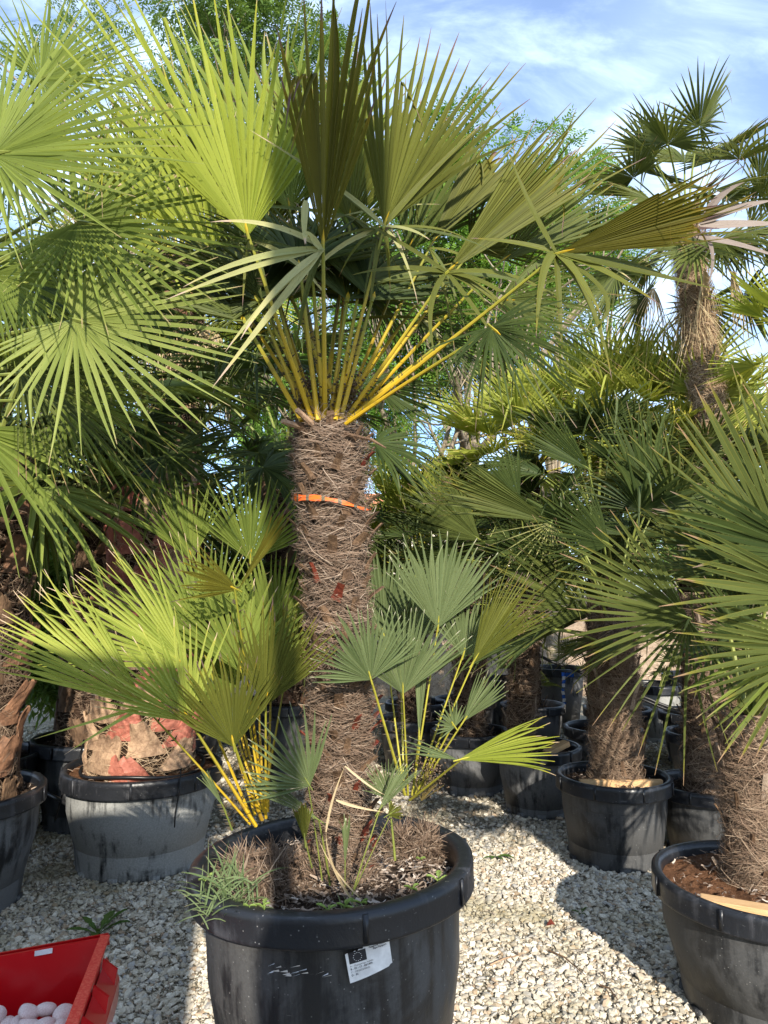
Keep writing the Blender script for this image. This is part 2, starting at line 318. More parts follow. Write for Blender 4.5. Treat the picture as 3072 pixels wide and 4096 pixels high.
vo = t.n('ShaderNodeTexVoronoi', ins={'Vector': co, 'Scale': 62.0}); vd = t.n('ShaderNodeTexVoronoi', feature='DISTANCE_TO_EDGE', ins={'Vector': co, 'Scale': 62.0})
c_ = t.mix(t.ramp(t.n('ShaderNodeSeparateColor', ins={0: vo.outputs['Color']}).outputs[0], 0, 1), (0.24, 0.20, 0.14), (0.52, 0.46, 0.36))
c_ = t.mix(t.ramp(vd.outputs[0], 0.02, 0.16, 0.8, 0), c_, (0.17, 0.14, 0.10))
c_ = t.mix(t.ramp(t.noise(co, 2.1, 5, 0.6), 0.45, 0.7, 0, 0.6), c_, (0.15, 0.13, 0.07))
b_ = t.n('ShaderNodeBump', ins={'Height': vd.outputs[0], 'Strength': 0.9, 'Distance': 0.02})
finish(t, t.n('ShaderNodeBsdfPrincipled', ins={'Base Color': c_, 'Roughness': 0.95, 'Normal': b_.outputs[0]})); M['ground'] = m
M['dirt'] = noisemat('sandy_bank_soil', (0.30, 0.21, 0.14), (0.52, 0.39, 0.28), 6, 0.95, 0.8, (1, 1, 1), 0.1, 0.05)
M['plaster'] = noisemat('cream_plaster', (0.62, 0.55, 0.44), (0.72, 0.66, 0.55), 5, 0.9, 0.2)
M['tile'] = noisemat('terracotta_tile', (0.42, 0.13, 0.06), (0.60, 0.25, 0.13), 8, 0.8, 0.6, (1, 12, 1))
M['glass'] = plain('dark_window', (0.03, 0.035, 0.04), 0.15, 0.5)

# ---------------------------------------------------------------- leaf generators
def blade(mb, rng, hub, a, b, n, L, S=80, nseg=30, fuse=0.45, droop=0.05, cup=0.0, vf=1.25, jit=0.06, shrink=0.3, brk=0.0, m=0, ks=10, wmul=1.0, asym=0.0, tipw=0.06, cut=0.0, taper=1.35, power=2.0):
    """palm fan: strips joined into pleats up to fuse*L, free pointed strips beyond. a=midrib, b=across, n=facing"""
    hub = np.array(hub, float); a = np.array(a, float); b = np.array(b, float); n = np.array(n, float)
    S = math.radians(S); dth = 2*S/nseg; cc = math.radians(cup)
    down = np.array([0, 0, -1.0])
    for i in range(nseg):
        th = -S+(i+.5)*dth+rng.gauss(0, 0.10*dth)+asym
        x = abs(th)/max(S, .01)
        Li = L*(1-shrink*x**power)*(1+rng.gauss(0, jit))
        lat = math.cos(cc)*b+math.sin(cc)*n*(1 if math.sin(th) >= 0 else -1)
        d = math.cos(th)*a+math.sin(th)*lat
        d = d/np.linalg.norm(d)
        side = -math.sin(th)*a+math.cos(th)*lat; side /= np.linalg.norm(side)
        nn = np.cross(d, side); nn /= np.linalg.norm(nn)
        rf = fuse*L*(1-0.25*x)*(1+rng.gauss(0, 0.06))
        w0 = math.tan(dth/2)*wmul
        if fuse > 0: w1 = rf*w0
        else: rf = 0.06*L; w1 = w0*L*0.35
        r0 = 0.012*L
        rs = np.concatenate([np.linspace(r0, rf, 3), rf+(Li-rf)*np.linspace(0, 1, ks-2)[1:]])
        tt = np.clip((rs-rf)/max(Li-rf, 1e-3), 0, 1)
        hw = np.where(rs <= rf, rs*w0*1.01, w1*(1-tt**taper)*(1-0.12*tt)+0.0006)
        if cut > 0 and rng.random() < cut: hw[-1] = hw[-2]*0.8
        dr = droop*(1+rng.uniform(-.4, .6)); sw = rng.gauss(0, 0.03); lift = rng.gauss(0, 0.025)
        q = np.clip(rs/L, 0, 2)
        ctr = hub+rs[:, None]*d+side*(sw*L*tt**2)[:, None]+nn*(lift*L*tt**1.5)[:, None]+down*(dr*L*q**2.2)[:, None]
        tw = rng.gauss(0, 0.35)
        if brk and rng.random() < brk:
            kb = rng.randint(3, ks-2); p0 = ctr[kb].copy(); dd = nrm(d*0.25+down*1.0+side*rng.uniform(-.4, .4))
            for k in range(kb+1, len(rs)): ctr[k] = p0+dd*(rs[k]-rs[kb])+ (d*0.1*math.sin((k-kb)*.9))*L*.2
            # strip now hangs: turn its width across the fall
        sd = side[None]*np.cos(tw*tt)[:, None]+nn[None]*np.sin(tw*tt)[:, None]
        vdepth = hw*vf*(1-0.3*tt)
        Vv = np.stack([ctr-sd*hw[:, None]*0.96, ctr-nn*vdepth[:, None], ctr+sd*hw[:, None]*0.96], 1).reshape(-1, 3)
        u = rs/Li; U = np.stack([np.repeat(u, 3), np.tile([i+.03, i+.5, i+.97], len(rs))], 1)
        Q = []
        for k in range(len(rs)-1):
            o = 3*k; Q += [(o, o+1, o+4, o+3), (o+1, o+2, o+5, o+4)]
        mb.add(Vv, Q, None, U, m)
def bez(p0, p1, p2, k=8):
    p0, p1, p2 = [np.array(tuple(p), float) for p in (p0, p1, p2)]
    s = np.linspace(0, 1, k)[:, None]
    return (1-s)**2*p0+2*s*(1-s)*p1+s*s*p2
CAM = np.array([0, 0, H])
def fan_frame(hub, tip, roll=0, n_hint=None):
    hub = np.array(tuple(hub)); tip = np.array(tuple(tip)); a = nrm(tip-hub); L = float(np.linalg.norm(tip-hub))
    v = nrm(np.array([0.25, -1.0, 0.35]) if n_hint is None else np.array(n_hint, float)); n = nrm(v-np.dot(v, a)*a); b = np.cross(n, a)
    r = math.radians(roll); b2 = b*math.cos(r)+n*math.sin(r); n2 = n*math.cos(r)-b*math.sin(r)
    return hub, a, b2, n2, L
def frond(parent, base, hub, tip, rng, S=60, nseg=28, leaf='l_main', pet='pet_y', pr=(0.011, 0.006), roll=0, sag=0.06, thorns=True, one=False, name='frond', label=None, facing=None, **k):
    hb, a, b, n, L = fan_frame(hub, tip, roll, facing)
    mb = MB(); blade(mb, rng, hb, a, b, n, L, S=S, nseg=nseg, m=0, **k)
    pm = mb if one else MB()
    if base is not None:
        base = np.array(tuple(base)); mid = (base+hb)/2+np.array([0, 0, 1])*sag*np.linalg.norm(hb-base)
        pts = bez(base, mid, hb+a*0.01, 10)
        mi = 1 if one else 0
        tube(pm, pts, np.linspace(pr[0], pr[1], 10), 7, m=mi, flat=0.7)
        tube(pm, [hb+a*0.05*min(1, L/.4), hb+a*0.02, hb-a*0.012], [0.001, pr[1]*1.25, pr[1]*1.05], 6, m=mi, flat=.6)
        if thorns:
            tgs = nrm(np.gradient(pts, axis=0)); sd = nrm(np.cross(tgs, nrm(np.array([0.0, -1, .2]))))
            for q in range(22):
                f = rng.random()*8.99; i = int(f); p = pts[i]*(1-(f-i))+pts[min(i+1, 9)]*(f-i)
                s = rng.choice((-1, 1)); rr = pr[0]*0.9
                e = p+sd[i]*s*(rr+0.010)+tgs[i]*0.006
                c = p+sd[i]*s*rr*0.6
                pm.add([c-tgs[i]*0.003, c+tgs[i]*0.003, e, c+np.array([0, -0.002, 0])], None, [(0, 1, 2), (0, 2, 3), (1, 3, 2)], m=(2 if one else 1))
    o = Vector(hb)
    if one: ob = mb.build(name, [M[leaf], M[pet], M['thorn']], parent, origin=None)
    else:
        ob = mb.build(name, M[leaf], parent)
        if base is not None: pm.build('petiole', [M[pet], M['thorn']], ob, smooth=False)
    if label: ob['label'] = label
    return ob

def free_frond(name, rng, pet, L, el, S=140, nseg=32, leaf='l_mid', petm='pet_g', fuse=0.4, droop=0.15, bend=18, cup=12, pr=(0.011, 0.006), skip=1, **k):
    """frond in its own space: starts at the origin, leaves towards +X at elevation el (degrees)"""
    mb = MB(); e = math.radians(el); e2 = math.radians(el-bend)
    p1 = np.array([math.cos(e), 0, math.sin(e)])*pet*.55; p2 = p1+np.array([math.cos(e2), 0, math.sin(e2)])*pet*.5
    pts = bez((0, 0, 0), p1, p2, 7); tube(mb, pts, np.linspace(pr[0], pr[1], 7), 5, m=1, flat=.7)
    e3 = math.radians(el-bend*1.6-rng.uniform(0, 15)); a = np.array([math.cos(e3), rng.uniform(-.15, .15), math.sin(e3)]); a = nrm(a)
    n = nrm(np.array([-math.sin(e3), 0, math.cos(e3)])+0.0); n = nrm(n-np.dot(n, a)*a); b = np.cross(n, a)
    r = math.radians(rng.uniform(-30, 30)); b2 = b*math.cos(r)+n*math.sin(r); n2 = n*math.cos(r)-b*math.sin(r)
    blade(mb, rng, p2, a, b2, n2, L, S=S, nseg=nseg, fuse=fuse, droop=droop, cup=cup, m=0, **k)
    o = mb.build(name, [M[leaf], M[petm]], None); me = o.data; bpy.data.objects.remove(o); return me
BANK = {}
def bank(key, els, per, **k):
    for e in els:
        BANK[(key, e)] = [free_frond('frond', random.Random(sum(map(ord, key))*31+e*7+i*131), el=e, **k) for i in range(per)]
    BANK[key] = els
bank('wind', (75, 45, 15, -20), 2, pet=0.55, L=0.48, S=120, nseg=28, taper=2.0, leaf='l_mid', petm='pet_g', fuse=0.34, droop=0.12, bend=16, cup=16, brk=0.12, wmul=1.05)
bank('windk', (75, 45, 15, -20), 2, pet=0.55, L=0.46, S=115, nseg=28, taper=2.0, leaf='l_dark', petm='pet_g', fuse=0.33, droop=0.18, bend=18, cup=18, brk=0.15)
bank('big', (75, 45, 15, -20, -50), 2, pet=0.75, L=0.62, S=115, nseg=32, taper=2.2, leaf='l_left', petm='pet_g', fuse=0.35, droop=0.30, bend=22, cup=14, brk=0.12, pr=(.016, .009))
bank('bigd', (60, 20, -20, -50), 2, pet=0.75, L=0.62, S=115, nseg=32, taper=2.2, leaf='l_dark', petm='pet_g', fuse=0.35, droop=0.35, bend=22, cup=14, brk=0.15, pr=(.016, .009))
bank('back', (80, 50, 20, -10), 2, pet=0.40, L=0.46, S=95, nseg=24, taper=2.0, leaf='l_back', petm='pet_gr', fuse=0.34, droop=0.05, bend=10, cup=18, wmul=1.1, brk=.04)
bank('straw', (40, 0, -50, -75), 2, pet=0.5, L=0.5, S=60, nseg=18, leaf='l_straw', petm='pet_g', fuse=0.2, droop=0.5, bend=25, cup=25, brk=0.4)
def crown(parent, key, at, nf, rng, scale=1.0, els=None, name='frond', az=None, zspread=0.25):
    els = els or BANK[key]
    for i in range(nf):
        f = (i+.5)/nf; e = els[min(len(els)-1, int(f*len(els)))]
        e = min(BANK[key], key=lambda q: abs(q-e)); me = rng.choice(BANK[(key, e)])
        o = bpy.data.objects.new(name, me); C.objects.link(o); o.parent = parent
        ang = i*2.39996+rng.uniform(-.2, .2) if az is None else rng.uniform(*az)
        s = scale*rng.uniform(.85, 1.12)
        o.location = (at[0]+0.05*math.cos(ang), at[1]+0.05*math.sin(ang), at[2]-f*zspread+rng.uniform(-.02, .02))
        o.rotation_euler = (rng.uniform(-.12, .12), rng.uniform(-.12, .12), ang); o.scale = (s, s, s)

# ---------------------------------------------------------------- trunks
def trunk(name, parent, p0, p1, r0, r1, style, rng, seed=1, nf=5000, rows=None, bulge=0.06):
    p0 = np.array(tuple(p0), float); p1 = np.array(tuple(p1), float); Hh = float(np.linalg.norm(p1-p0)); R = np.random.RandomState(seed)
    ph = R.rand(6)*6.28; wash = style.startswith('wash'); saw = {'grey': .018, 'wind': .010}.get(style, .004)
    def rad(s, a): return (r0+(r1-r0)*s)*(1+bulge*0.5*np.sin(s*Hh*26+ph[0])+0.05*np.sin(2*a+s*9+ph[1])+0.04*np.sin(5*a-s*14+ph[2]))+saw*(np.mod(s*Hh/.052+a*3/(2*math.pi), 1.0)-.5)
    def pos(s, a, off=0.0):
        r = rad(s, a)+off
        bend = 0.012*np.sin(s*3.1+ph[3])
        c = p0+(p1-p0)*s[..., None]+np.stack([bend, bend*0, bend*0], -1)
        return c+np.stack([np.cos(a)*r, np.sin(a)*r, np.zeros_like(a)], -1)
    mb = MB(); ns, nr = 60, max(12, int(Hh*90))
    S_, A_ = np.meshgrid(np.linspace(0, 1, nr), np.arange(ns)*2*math.pi/ns, indexing='ij')
    V = pos(S_, A_, R.normal(0, 0.005, S_.shape)-0.016)
    Q = [(i*ns+k, i*ns+(k+1) % ns, (i+1)*ns+(k+1) % ns, (i+1)*ns+k) for i in range(nr-1) for k in range(ns)]
    mb.add(V, Q, m=0)
    top = pos(np.array([1.0]), np.array([0.0]))[0]; top = p1
    mb.add(np.concatenate([V[-1], [top+np.array([0, 0, .02])]]), None, [(k, (k+1) % ns, ns) for k in range(ns)], m=0)
    # fibres
    spec = {'grey': dict(l=(.03, .10), tilt=.6, w=(.0005, .0013), lift=.030, boot=('boot', 'boot_red')),
            'wind': dict(l=(.05, .18), tilt=.9, w=(.0006, .0014), lift=.034, boot=('boot', 'boot_grey')),
            'washd': dict(l=(.05, .12), tilt=.8, w=(.0008, .0018), lift=.018, boot=('boot_dk', 'boot')),
            'wash': dict(l=(.05, .12), tilt=.8, w=(.0008, .0018), lift=.018, boot=('boot_tan', 'boot_dk'))}[style]
    K = 5; s0 = R.rand(nf); a0 = R.rand(nf)*2*math.pi; lens = R.uniform(*spec['l'], nf)
    # swirl so neighbouring fibres lie alike
    fld = np.sin(a0*3+s0*Hh*17+ph[4])+0.7*np.sin(a0*5-s0*Hh*29+ph[5])
    ti = fld*spec['tilt']*0.8+R.normal(0, spec['tilt']*.7, nf); sg = np.where(R.rand(nf) < .5, -1, 1)
    q = np.linspace(0, 1, K)[None, :]
    curl = R.normal(0, .5, nf)[:, None]
    da = (sg*np.cos(ti)*lens/((r0+r1)/2))[:, None]*q
    ds = (np.sin(ti)*lens/Hh)[:, None]*q+curl*(lens/Hh)[:, None]*q*q*.5
    lf = (R.rand(nf)**2.2*spec['lift']+.001)[:, None]; st = R.rand(nf)[:, None]
    off = lf*(np.sin(q*math.pi*(.6+.4*st))+0.9*q*(st > .8)) + R.uniform(-.006, .004, nf)[:, None]
    PP = pos(np.clip(s0[:, None]+ds, -0.02, 1.03), a0[:, None]+da, off)
    tg = nrm(np.gradient(PP, axis=1)); rd = np.stack([np.cos(a0[:, None]+da), np.sin(a0[:, None]+da), 0*da+.2], -1)
    sd = nrm(np.cross(tg, rd)+R.normal(0, .35, (nf, 1, 3)))
    wd = R.uniform(*spec['w'], nf)[:, None]*np.linspace(1, .5, K)[None, :]
    ribbons(mb, PP, sd, wd, m=1)
    # cut leaf bases in a spiral
    rows = rows if rows is not None else int(Hh*26)
    for i in range(rows):
        s = (i+.5)/rows+R.uniform(-.012, .012); ang = i*2.39996*1.0+R.uniform(-.15, .15)
        if not 0.01 < s < 0.995: continue
        if style == 'grey': wdt, ln, th, out, key = R.uniform(.010, .019), R.uniform(.03, .065), .007, R.uniform(.45, 1.0), (3 if R.rand() < (.30 if s < .35 else .06) else 2)
        elif style == 'wind': wdt, ln, th, out, key = R.uniform(.010, .02), R.uniform(.06, .15), .006, R.uniform(.15, .5), (2 if R.rand() < .6 else 3)
        else: wdt, ln, th, out, key = r0*R.uniform(.34, .46), R.uniform(.13, .19), .014, R.uniform(.18, .42), (2 if R.rand() < .5 else 3)
        c = pos(np.array([s]), np.array([ang]), (-.004 if style != 'grey' else -.004))[0]
        rv = np.array([math.cos(ang), math.sin(ang), 0]); tv = np.array([-math.sin(ang), math.cos(ang), 0]); up = np.array([0, 0, 1.0])
        skew = R.uniform(-.4, .4) if not wash else (0.75 if i % 2 else -0.75)
        up2 = nrm(up+tv*skew); tv2 = nrm(np.cross(up2, rv))
        if wash:
            gx, gy = 7, 8; V = []; V2 = []; lean_ = skew*.5*ln/r0; rag = R.uniform(-.09, .09, gx)
            for k in range(gy):
                f = k/(gy-1); hwid = wdt*(1.15-.75*f**.8)*(1+.06*math.sin(f*9+i))
                for j in range(gx):
                    x = 2*j/(gx-1)-1; s2 = s+ln*(f*(1+rag[j]*(f > .8))-.3)/Hh; a2 = ang+(x*hwid)/r0+lean_*(f-.3)
                    o_ = .012+out*ln*.55*f**2-.012*x*x+R.normal(0, .0015)+.006*math.sin(x*5+i)*f
                    p = pos(np.array([s2]), np.array([a2]), o_)[0]; V.append(p); V2.append(p-rv*(.010*(1-.6*f)+.003))
            n_ = gx*gy; F = []
            for k in range(gy-1):
                for j in range(gx-1): a_ = k*gx+j; F += [(a_, a_+1, a_+gx+1, a_+gx), (n_+a_+gx, n_+a_+gx+1, n_+a_+1, n_+a_)]
            for j in range(gx-1): a_ = (gy-1)*gx+j; F += [(a_, a_+1, n_+a_+1, n_+a_), ]
            for k in range(gy-1):
                a_ = k*gx; F += [(a_, a_+gx, n_+a_+gx, n_+a_)]; a_ = k*gx+gx-1; F += [(a_+gx, a_, n_+a_, n_+a_+gx)]
            mb.add(V+V2, F, m=key); continue
        V = []; ks = 4
        for k in range(ks):
            f = k/(ks-1); o_ = out*ln*(f**1.5)+ (0.02 if wash else 0.01)
            ww = wdt*(1-.35*f)*(1.0 if not wash else (1.1-.5*f))*(1+R.uniform(-.1, .1))
            cc = c+up2*(ln*f-ln*.25)+rv*o_
            for (x, y) in ((-1, -.2), (0, .5), (1, -.2), (.8, -.9), (-.8, -.9)):
                V.append(cc+tv2*ww*x+rv*th*y)
        F = []; n5 = 5
        for k in range(ks-1):
            for j in range(n5): F.append((k*n5+j, k*n5+(j+1) % n5, (k+1)*n5+(j+1) % n5, (k+1)*n5+j))
        T = [((ks-1)*n5, (ks-1)*n5+j, (ks-1)*n5+j+1) for j in (1, 2, 3)]
        mb.add(V, F, T, m=key)
    fm = {'grey': 'fib_grey', 'wind': 'fib_brown', 'wash': 'fib_tan', 'washd': 'fib_brown'}[style]
    return mb.build(name, [M['core' if style == 'grey' else 'core_br'], M[fm], M[spec['boot'][0]], M[spec['boot'][1]]], parent)

# ---------------------------------------------------------------- pots
def pot(parent, r, h, seed=0, body='pot', soil='soil', fill=0.86, chips=160, tilt=0.0, lipw=0.035, taper=0.80, chipl=0.02, loc=(0, 0, 0), squash=0.0):
    R = np.random.RandomState(seed+5); ph = R.rand(4)*6.28
    wob = lambda a: 0.010*np.sin(2*a+ph[0])+0.005*np.sin(3*a+ph[1])+0.003*np.sin(7*a+ph[2])+squash*np.cos(2*a)
    lh = 0.075*h/0.45 if h < .5 else .072
    rb = r-lipw*.75
    prof = [(rb*taper*.93, 0.0), (rb*taper, 0.006), (rb*taper*1.008, .02)]
    for f in np.linspace(.1, 1, 9): 
        z = .02+(h-lh*2.0-.02)*f; prof.append((rb*(taper+(1-taper)*(z/h)*.92), z))
    rr = prof[-1][0]
    prof += [(rr+.001, h-lh*1.99), (rr+.009, h-lh*1.93), (rr+.010, h-lh*1.88), (rb*.995, h-lh*1.0)]
    mb = MB(); lathe(mb, prof, 72, 0, wob)
    lathe(mb, [(r-lipw*.8, h-.02), (r-lipw*.95, h*.6), (r*taper*.9, .02), (0.01, .015)], 72, 0, wob)
    # vertical mould seams and foot blocks
    for k in range(10):
        a = k*2*math.pi/10+.2; x = rb*taper*.985
        box(mb, (x*math.cos(a), x*math.sin(a), .012), (.03, .05, .03), Matrix.Rotation(a, 4, 'Z'))
    po = mb.build('pot', M[body], parent, smooth=True); po.location = loc
    mb = MB()
    lp = [(rb*.997, h-lh*1.0), (r*.985, h-lh*1.03), (r*.998, h-lh*1.03), (r*1.001, h-lh*1.0), (r*1.001, h-lh*.92), (r*.998, h-lh*.85), (r, h-lh*.3), (r*.997, h-lh*.10), (r-lipw*.22, h-.001), (r-lipw*.6, h), (r-lipw*.9, h-.006), (r-lipw, h-.02), (r-lipw*1.02, h-lh*1.4)]
    lathe(mb, lp, 72, 0, wob)
    for k in range(8):
        a = k*2*math.pi/8+ph[3]; box(mb, ((r+.001)*math.cos(a), (r+.001)*math.sin(a), h-lh*.5), (.006, .012, lh*.86), Matrix.Rotation(a, 4, 'Z'))
    mb.build('rim', M['rim'], po, smooth=True)
    # soil
    mb = MB(); z0 = h*fill; nr, ns = 14, 48; V = []; 
    for i in range(nr):
        f = i/(nr-1)
        for k in range(ns):
            a = k*2*math.pi/ns; q = (r-lipw*1.02)*f*(1+float(wob(np.array([a]))[0])*f)
            V.append((q*math.cos(a), q*math.sin(a), z0+R.normal(0, .006)*(1 if 0 < i < nr-1 else .3)+.025*(1-f)))
    Q = [(i*ns+k, i*ns+(k+1) % ns, (i+1)*ns+(k+1) % ns, (i+1)*ns+k) for i in range(nr-1) for k in range(ns)]
    mb.add(V, Q, m=0)
    if chips:
        q = np.sqrt(R.rand(chips))*(r-lipw*1.3); a = R.rand(chips)*6.283; d = R.rand(chips)*6.283; l = R.uniform(.3, 1.5, chips)*chipl
        c = np.stack([q*np.cos(a), q*np.sin(a), z0+.008+.025*(1-q/r)+R.rand(chips)*.012], -1)
        dv = np.stack([np.cos(d), np.sin(d), R.normal(0, .3, chips)], -1)*l[:, None]
        PP = np.stack([c-dv*.5, c+R.normal(0, .002, c.shape), c+dv*.5], 1)
        sd = nrm(np.cross(dv, [0, 0, 1.0])+R.normal(0, .3, dv.shape))[:, None, :].repeat(3, 1)
        ribbons(mb, PP, sd, (R.uniform(.0008, .0035, chips)*chipl/.02)[:, None].repeat(3, 1), m=1)
    so = mb.build('soil', [M[soil], M['chip']], parent); so.location = loc
    return po

# ================================================================ SETTING
rnd = random.Random(7)
mb = MB(); mb.add([(-60, -20, 0), (60, -20, 0), (60, 120, 0), (-60, 120, 0)], [(0, 1, 2, 3)])
kind(mb.build('ground', M['ground']), 'structure')
R = np.random.RandomState(3)
ico_t = (1+5**.5)/2
ICO = nrm(np.array([(-1, ico_t, 0), (1, ico_t, 0), (-1, -ico_t, 0), (1, -ico_t, 0), (0, -1, ico_t), (0, 1, ico_t), (0, -1, -ico_t), (0, 1, -ico_t), (ico_t, 0, -1), (ico_t, 0, 1), (-ico_t, 0, -1), (-ico_t, 0, 1)], float))
ICF = np.array([(0, 11, 5), (0, 5, 1), (0, 1, 7), (0, 7, 10), (0, 10, 11), (1, 5, 9), (5, 11, 4), (11, 10, 2), (10, 7, 6), (7, 1, 8), (3, 9, 4), (3, 4, 2), (3, 2, 6), (3, 6, 8), (3, 8, 9), (4, 9, 5), (2, 4, 11), (6, 2, 10), (8, 6, 7), (9, 8, 1)])
def stones(N, ymin, ymax, smin, smax, seed, zoff=0.0):
    R = np.random.RandomState(seed)
    y = np.sqrt(R.uniform(ymin**2, ymax**2, N)); x = R.uniform(-.62, .62, N)*y
    s = smin+(smax-smin)*R.rand(N)**3.4
    base = ICO[None]*(1+R.uniform(-.32, .25, (N, 12, 1)))
    base = base*(s[:, None, None]*np.stack([R.uniform(.8, 1.5, N), R.uniform(.6, 1.1, N), R.uniform(.4, .8, N)], -1)[:, None, :])
    a = R.rand(N)*6.283; ti = R.normal(0, .35, N)
    ca, sa, ct, st = np.cos(a)[:, None], np.sin(a)[:, None], np.cos(ti)[:, None], np.sin(ti)[:, None]
    X, Y_, Z = base[..., 0], base[..., 1], base[..., 2]
    X, Z = X*ct-Z*st, X*st+Z*ct
    X, Y_ = X*ca-Y_*sa, X*sa+Y_*ca
    V = np.stack([X+x[:, None], Y_+y[:, None], Z+(s*.30)[:, None]+zoff+R.uniform(0, .006, N)[:, None]], -1)
    T = (ICF[None]+(np.arange(N)*12)[:, None, None])
    U = np.stack([R.rand(N), R.rand(N)], -1)[:, None, :].repeat(12, 1)
    return V, T, U
mb = MB()
for args in ((100000, 1.9, 4.4, .0032, .0165, 1), (34000, 4.2, 7.5, .007, .022, 2)):
    V, T, U = stones(*args); mb.add(V, None, T, U)
g = mb.build('gravel', M['stone']); kind(g, 'stuff'); g['label'] = 'pale crushed limestone gravel covering the nursery yard'; g['category'] = 'gravel'

# sandy bank behind the rows
mb = MB(); nx, ny = 80, 14; V = []
for j in range(ny):
    for i in range(nx):
        x = -16+32*i/(nx-1); f = j/(ny-1); y = 9.5+f*3.5
        V.append((x, y, 1.25*math.sin(f*math.pi*.5)**.8*(1+.25*math.sin(x*1.3)+.12*math.sin(x*4.1))+R.normal(0, .03)*(1 if j else 0)-.01))
mb.add(V, [(j*nx+i, j*nx+i+1, (j+1)*nx+i+1, (j+1)*nx+i) for j in range(ny-1) for i in range(nx-1)])
kind(mb.build('bank', M['dirt'], smooth=True), 'structure')
# added, unseen wall and blocks behind the photographer, shaped to throw shade
mb = MB(); box(mb, (-1.62, -1.0, 1.28), (3.35, .25, 2.56))
box(mb, (.53, -1.02, 1.02), (.46, .3, 2.04)); box(mb, (.46, -1.02, 4.1), (.30, .3, 1.2)); box(mb, (.34, -1.02, 2.75), (.05, .1, 1.5))
kind(mb.build('wall', M['plaster']), 'structure')

# house with a terracotta roof, far off
hs = thing('house', 'distant cream house whose orange tiled roof shows between the palms right of the tall trunk', 'house', (1.4, 38, 0))
mb = MB(); box(mb, (0, 0, 2.0), (9, 6, 4.0)); mb.build('wall', M['plaster'], hs)
mb = MB(); mb.add([(-4.9, -3.4, 4.0), (4.9, -3.4, 4.0), (4.9, 3.4, 4.0), (-4.9, 3.4, 4.0), (-4.9, 0, 6.0), (4.9, 0, 6.0)], [(0, 1, 5, 4), (2, 3, 4, 5), (0, 3, 2, 1)], [(0, 4, 3), (1, 2, 5)]); mb.build('roof', M['tile'], hs)
for x in (-2.6, 0, 2.6):
    mb = MB(); box(mb, (x, -3.03, 2.3), (1.0, .08, 1.3)); mb.build('window', M['glass'], hs)

# ---------------------------------------------------------------- leafy trees
def leafy_tree(label, base, hgt, blobs, nspray, mat, rng, seed, tr=0.11, group=None, lean=0.0, size=1.0):
    tr_ = thing('ash_tree', label, 'tree', base, group); R = np.random.RandomState(seed)
    mb = MB(); tips = []
    def limb(p, d, l, r, dep):
        pts = [p]; q = p.copy()
        for k in range(5):
            d = nrm(d+R.normal(0, .13, 3)+np.array([0, 0, .04])); q = q+d*l/5; pts.append(q.copy())
        tube(mb, pts, np.linspace(r, r*.55, 6), 7 if dep < 2 else 4, cap=False)
        tips.append(q.copy())
        if dep < 3:
            for k in range(3 if dep else 5):
                f = R.randint(2, 6); limb(pts[f], nrm(d+R.normal(0, .55, 3)), l*.62, r*.5, dep+1)
    limb(np.zeros(3), nrm(np.array([lean, 0, 1.0])), hgt*.55, tr, 0)
    for (cx, cy, cz, rx, rz) in blobs:   # a limb reaching to each clump
        c = np.array([cx, cy, cz]); s = np.array([lean*hgt*.3, 0, hgt*.35]); pts = bez(s, (s+c)/2+R.normal(0, .25, 3), c, 7)
        tube(mb, pts, np.linspace(tr*.32, .008, 7), 5, cap=False)
        for k in range(5): limb(pts[R.randint(3, 6)], nrm(c-s+R.normal(0, .9, 3)), rx*.8, .012, 2)
    mb.build('trunk', M['bark'], tr_, smooth=True)
    # pinnate sprays
    tot = sum(b[3]**2*b[4] for b in blobs); VV = []; QQ = []; UU = []; c0 = 0
    mb = MB()
    for bi, (cx, cy, cz, rx, rz) in enumerate(blobs):
        N = int(nspray*rx*rx*rz/tot); 
        sub = R.normal(0, 1, (max(3, N//28), 3)); sub = nrm(sub)*R.rand(len(sub), 1)**.4
        ci = R.randint(0, len(sub), N); p = sub[ci]+R.normal(0, .13, (N, 3))
        p = p*np.array([rx, rx, rz])+np.array([cx, cy, cz])
        d = nrm(R.normal(0, 1, (N, 3))+nrm(p-np.array([cx, cy, cz]))*.9+np.array([0, 0, -.25])); up = nrm(R.normal(0, .5, (N, 3))+np.array([0, -.2, 1.0])); sd = nrm(np.cross(d, up))
        L = R.uniform(.14, .26, N)*size
        nl = 9
        for k in range(nl):
            if k == nl-1: f = 1.0; o = d
            else: f = .18+.8*(k//2)/3.6; o = nrm(sd*(1 if k % 2 else -1)+d*.6)
            b0 = p+d*(L*f*.85)[:, None]-up*(L*.25*f*f)[:, None]; ll = L*.34; ww = ll*.17
            wv = nrm(np.cross(o, up)); tipp = b0+o*ll[:, None]-up*(ll*.2)[:, None]; md = b0+o*(ll*.45)[:, None]
            V = np.stack([b0, md+wv*ww[:, None], tipp, md-wv*ww[:, None]], 1)
            idx = np.arange(N*4).reshape(N, 4); U = np.zeros((N, 4, 2)); U[..., 0] = .4; U[..., 1] = (np.arange(N)+bi*977)[:, None]+.5
            mb.add(V, idx, None, U)
    mb.build('crown', M[mat], tr_)
    return tr_
def rel(base, px, py, Y, rx, rz): 
    p = P(px, py, Y); return (p.x-base[0], p.y-base[1], p.z, rx, rz)
b1 = (-1.25, 9.2, 0)
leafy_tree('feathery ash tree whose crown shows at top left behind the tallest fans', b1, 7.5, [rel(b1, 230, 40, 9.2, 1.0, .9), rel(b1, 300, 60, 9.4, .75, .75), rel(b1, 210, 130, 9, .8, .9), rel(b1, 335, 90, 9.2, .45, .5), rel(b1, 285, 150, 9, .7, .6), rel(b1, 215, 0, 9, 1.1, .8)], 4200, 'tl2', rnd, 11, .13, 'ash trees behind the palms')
b2 = (.95, 9.0, 0)
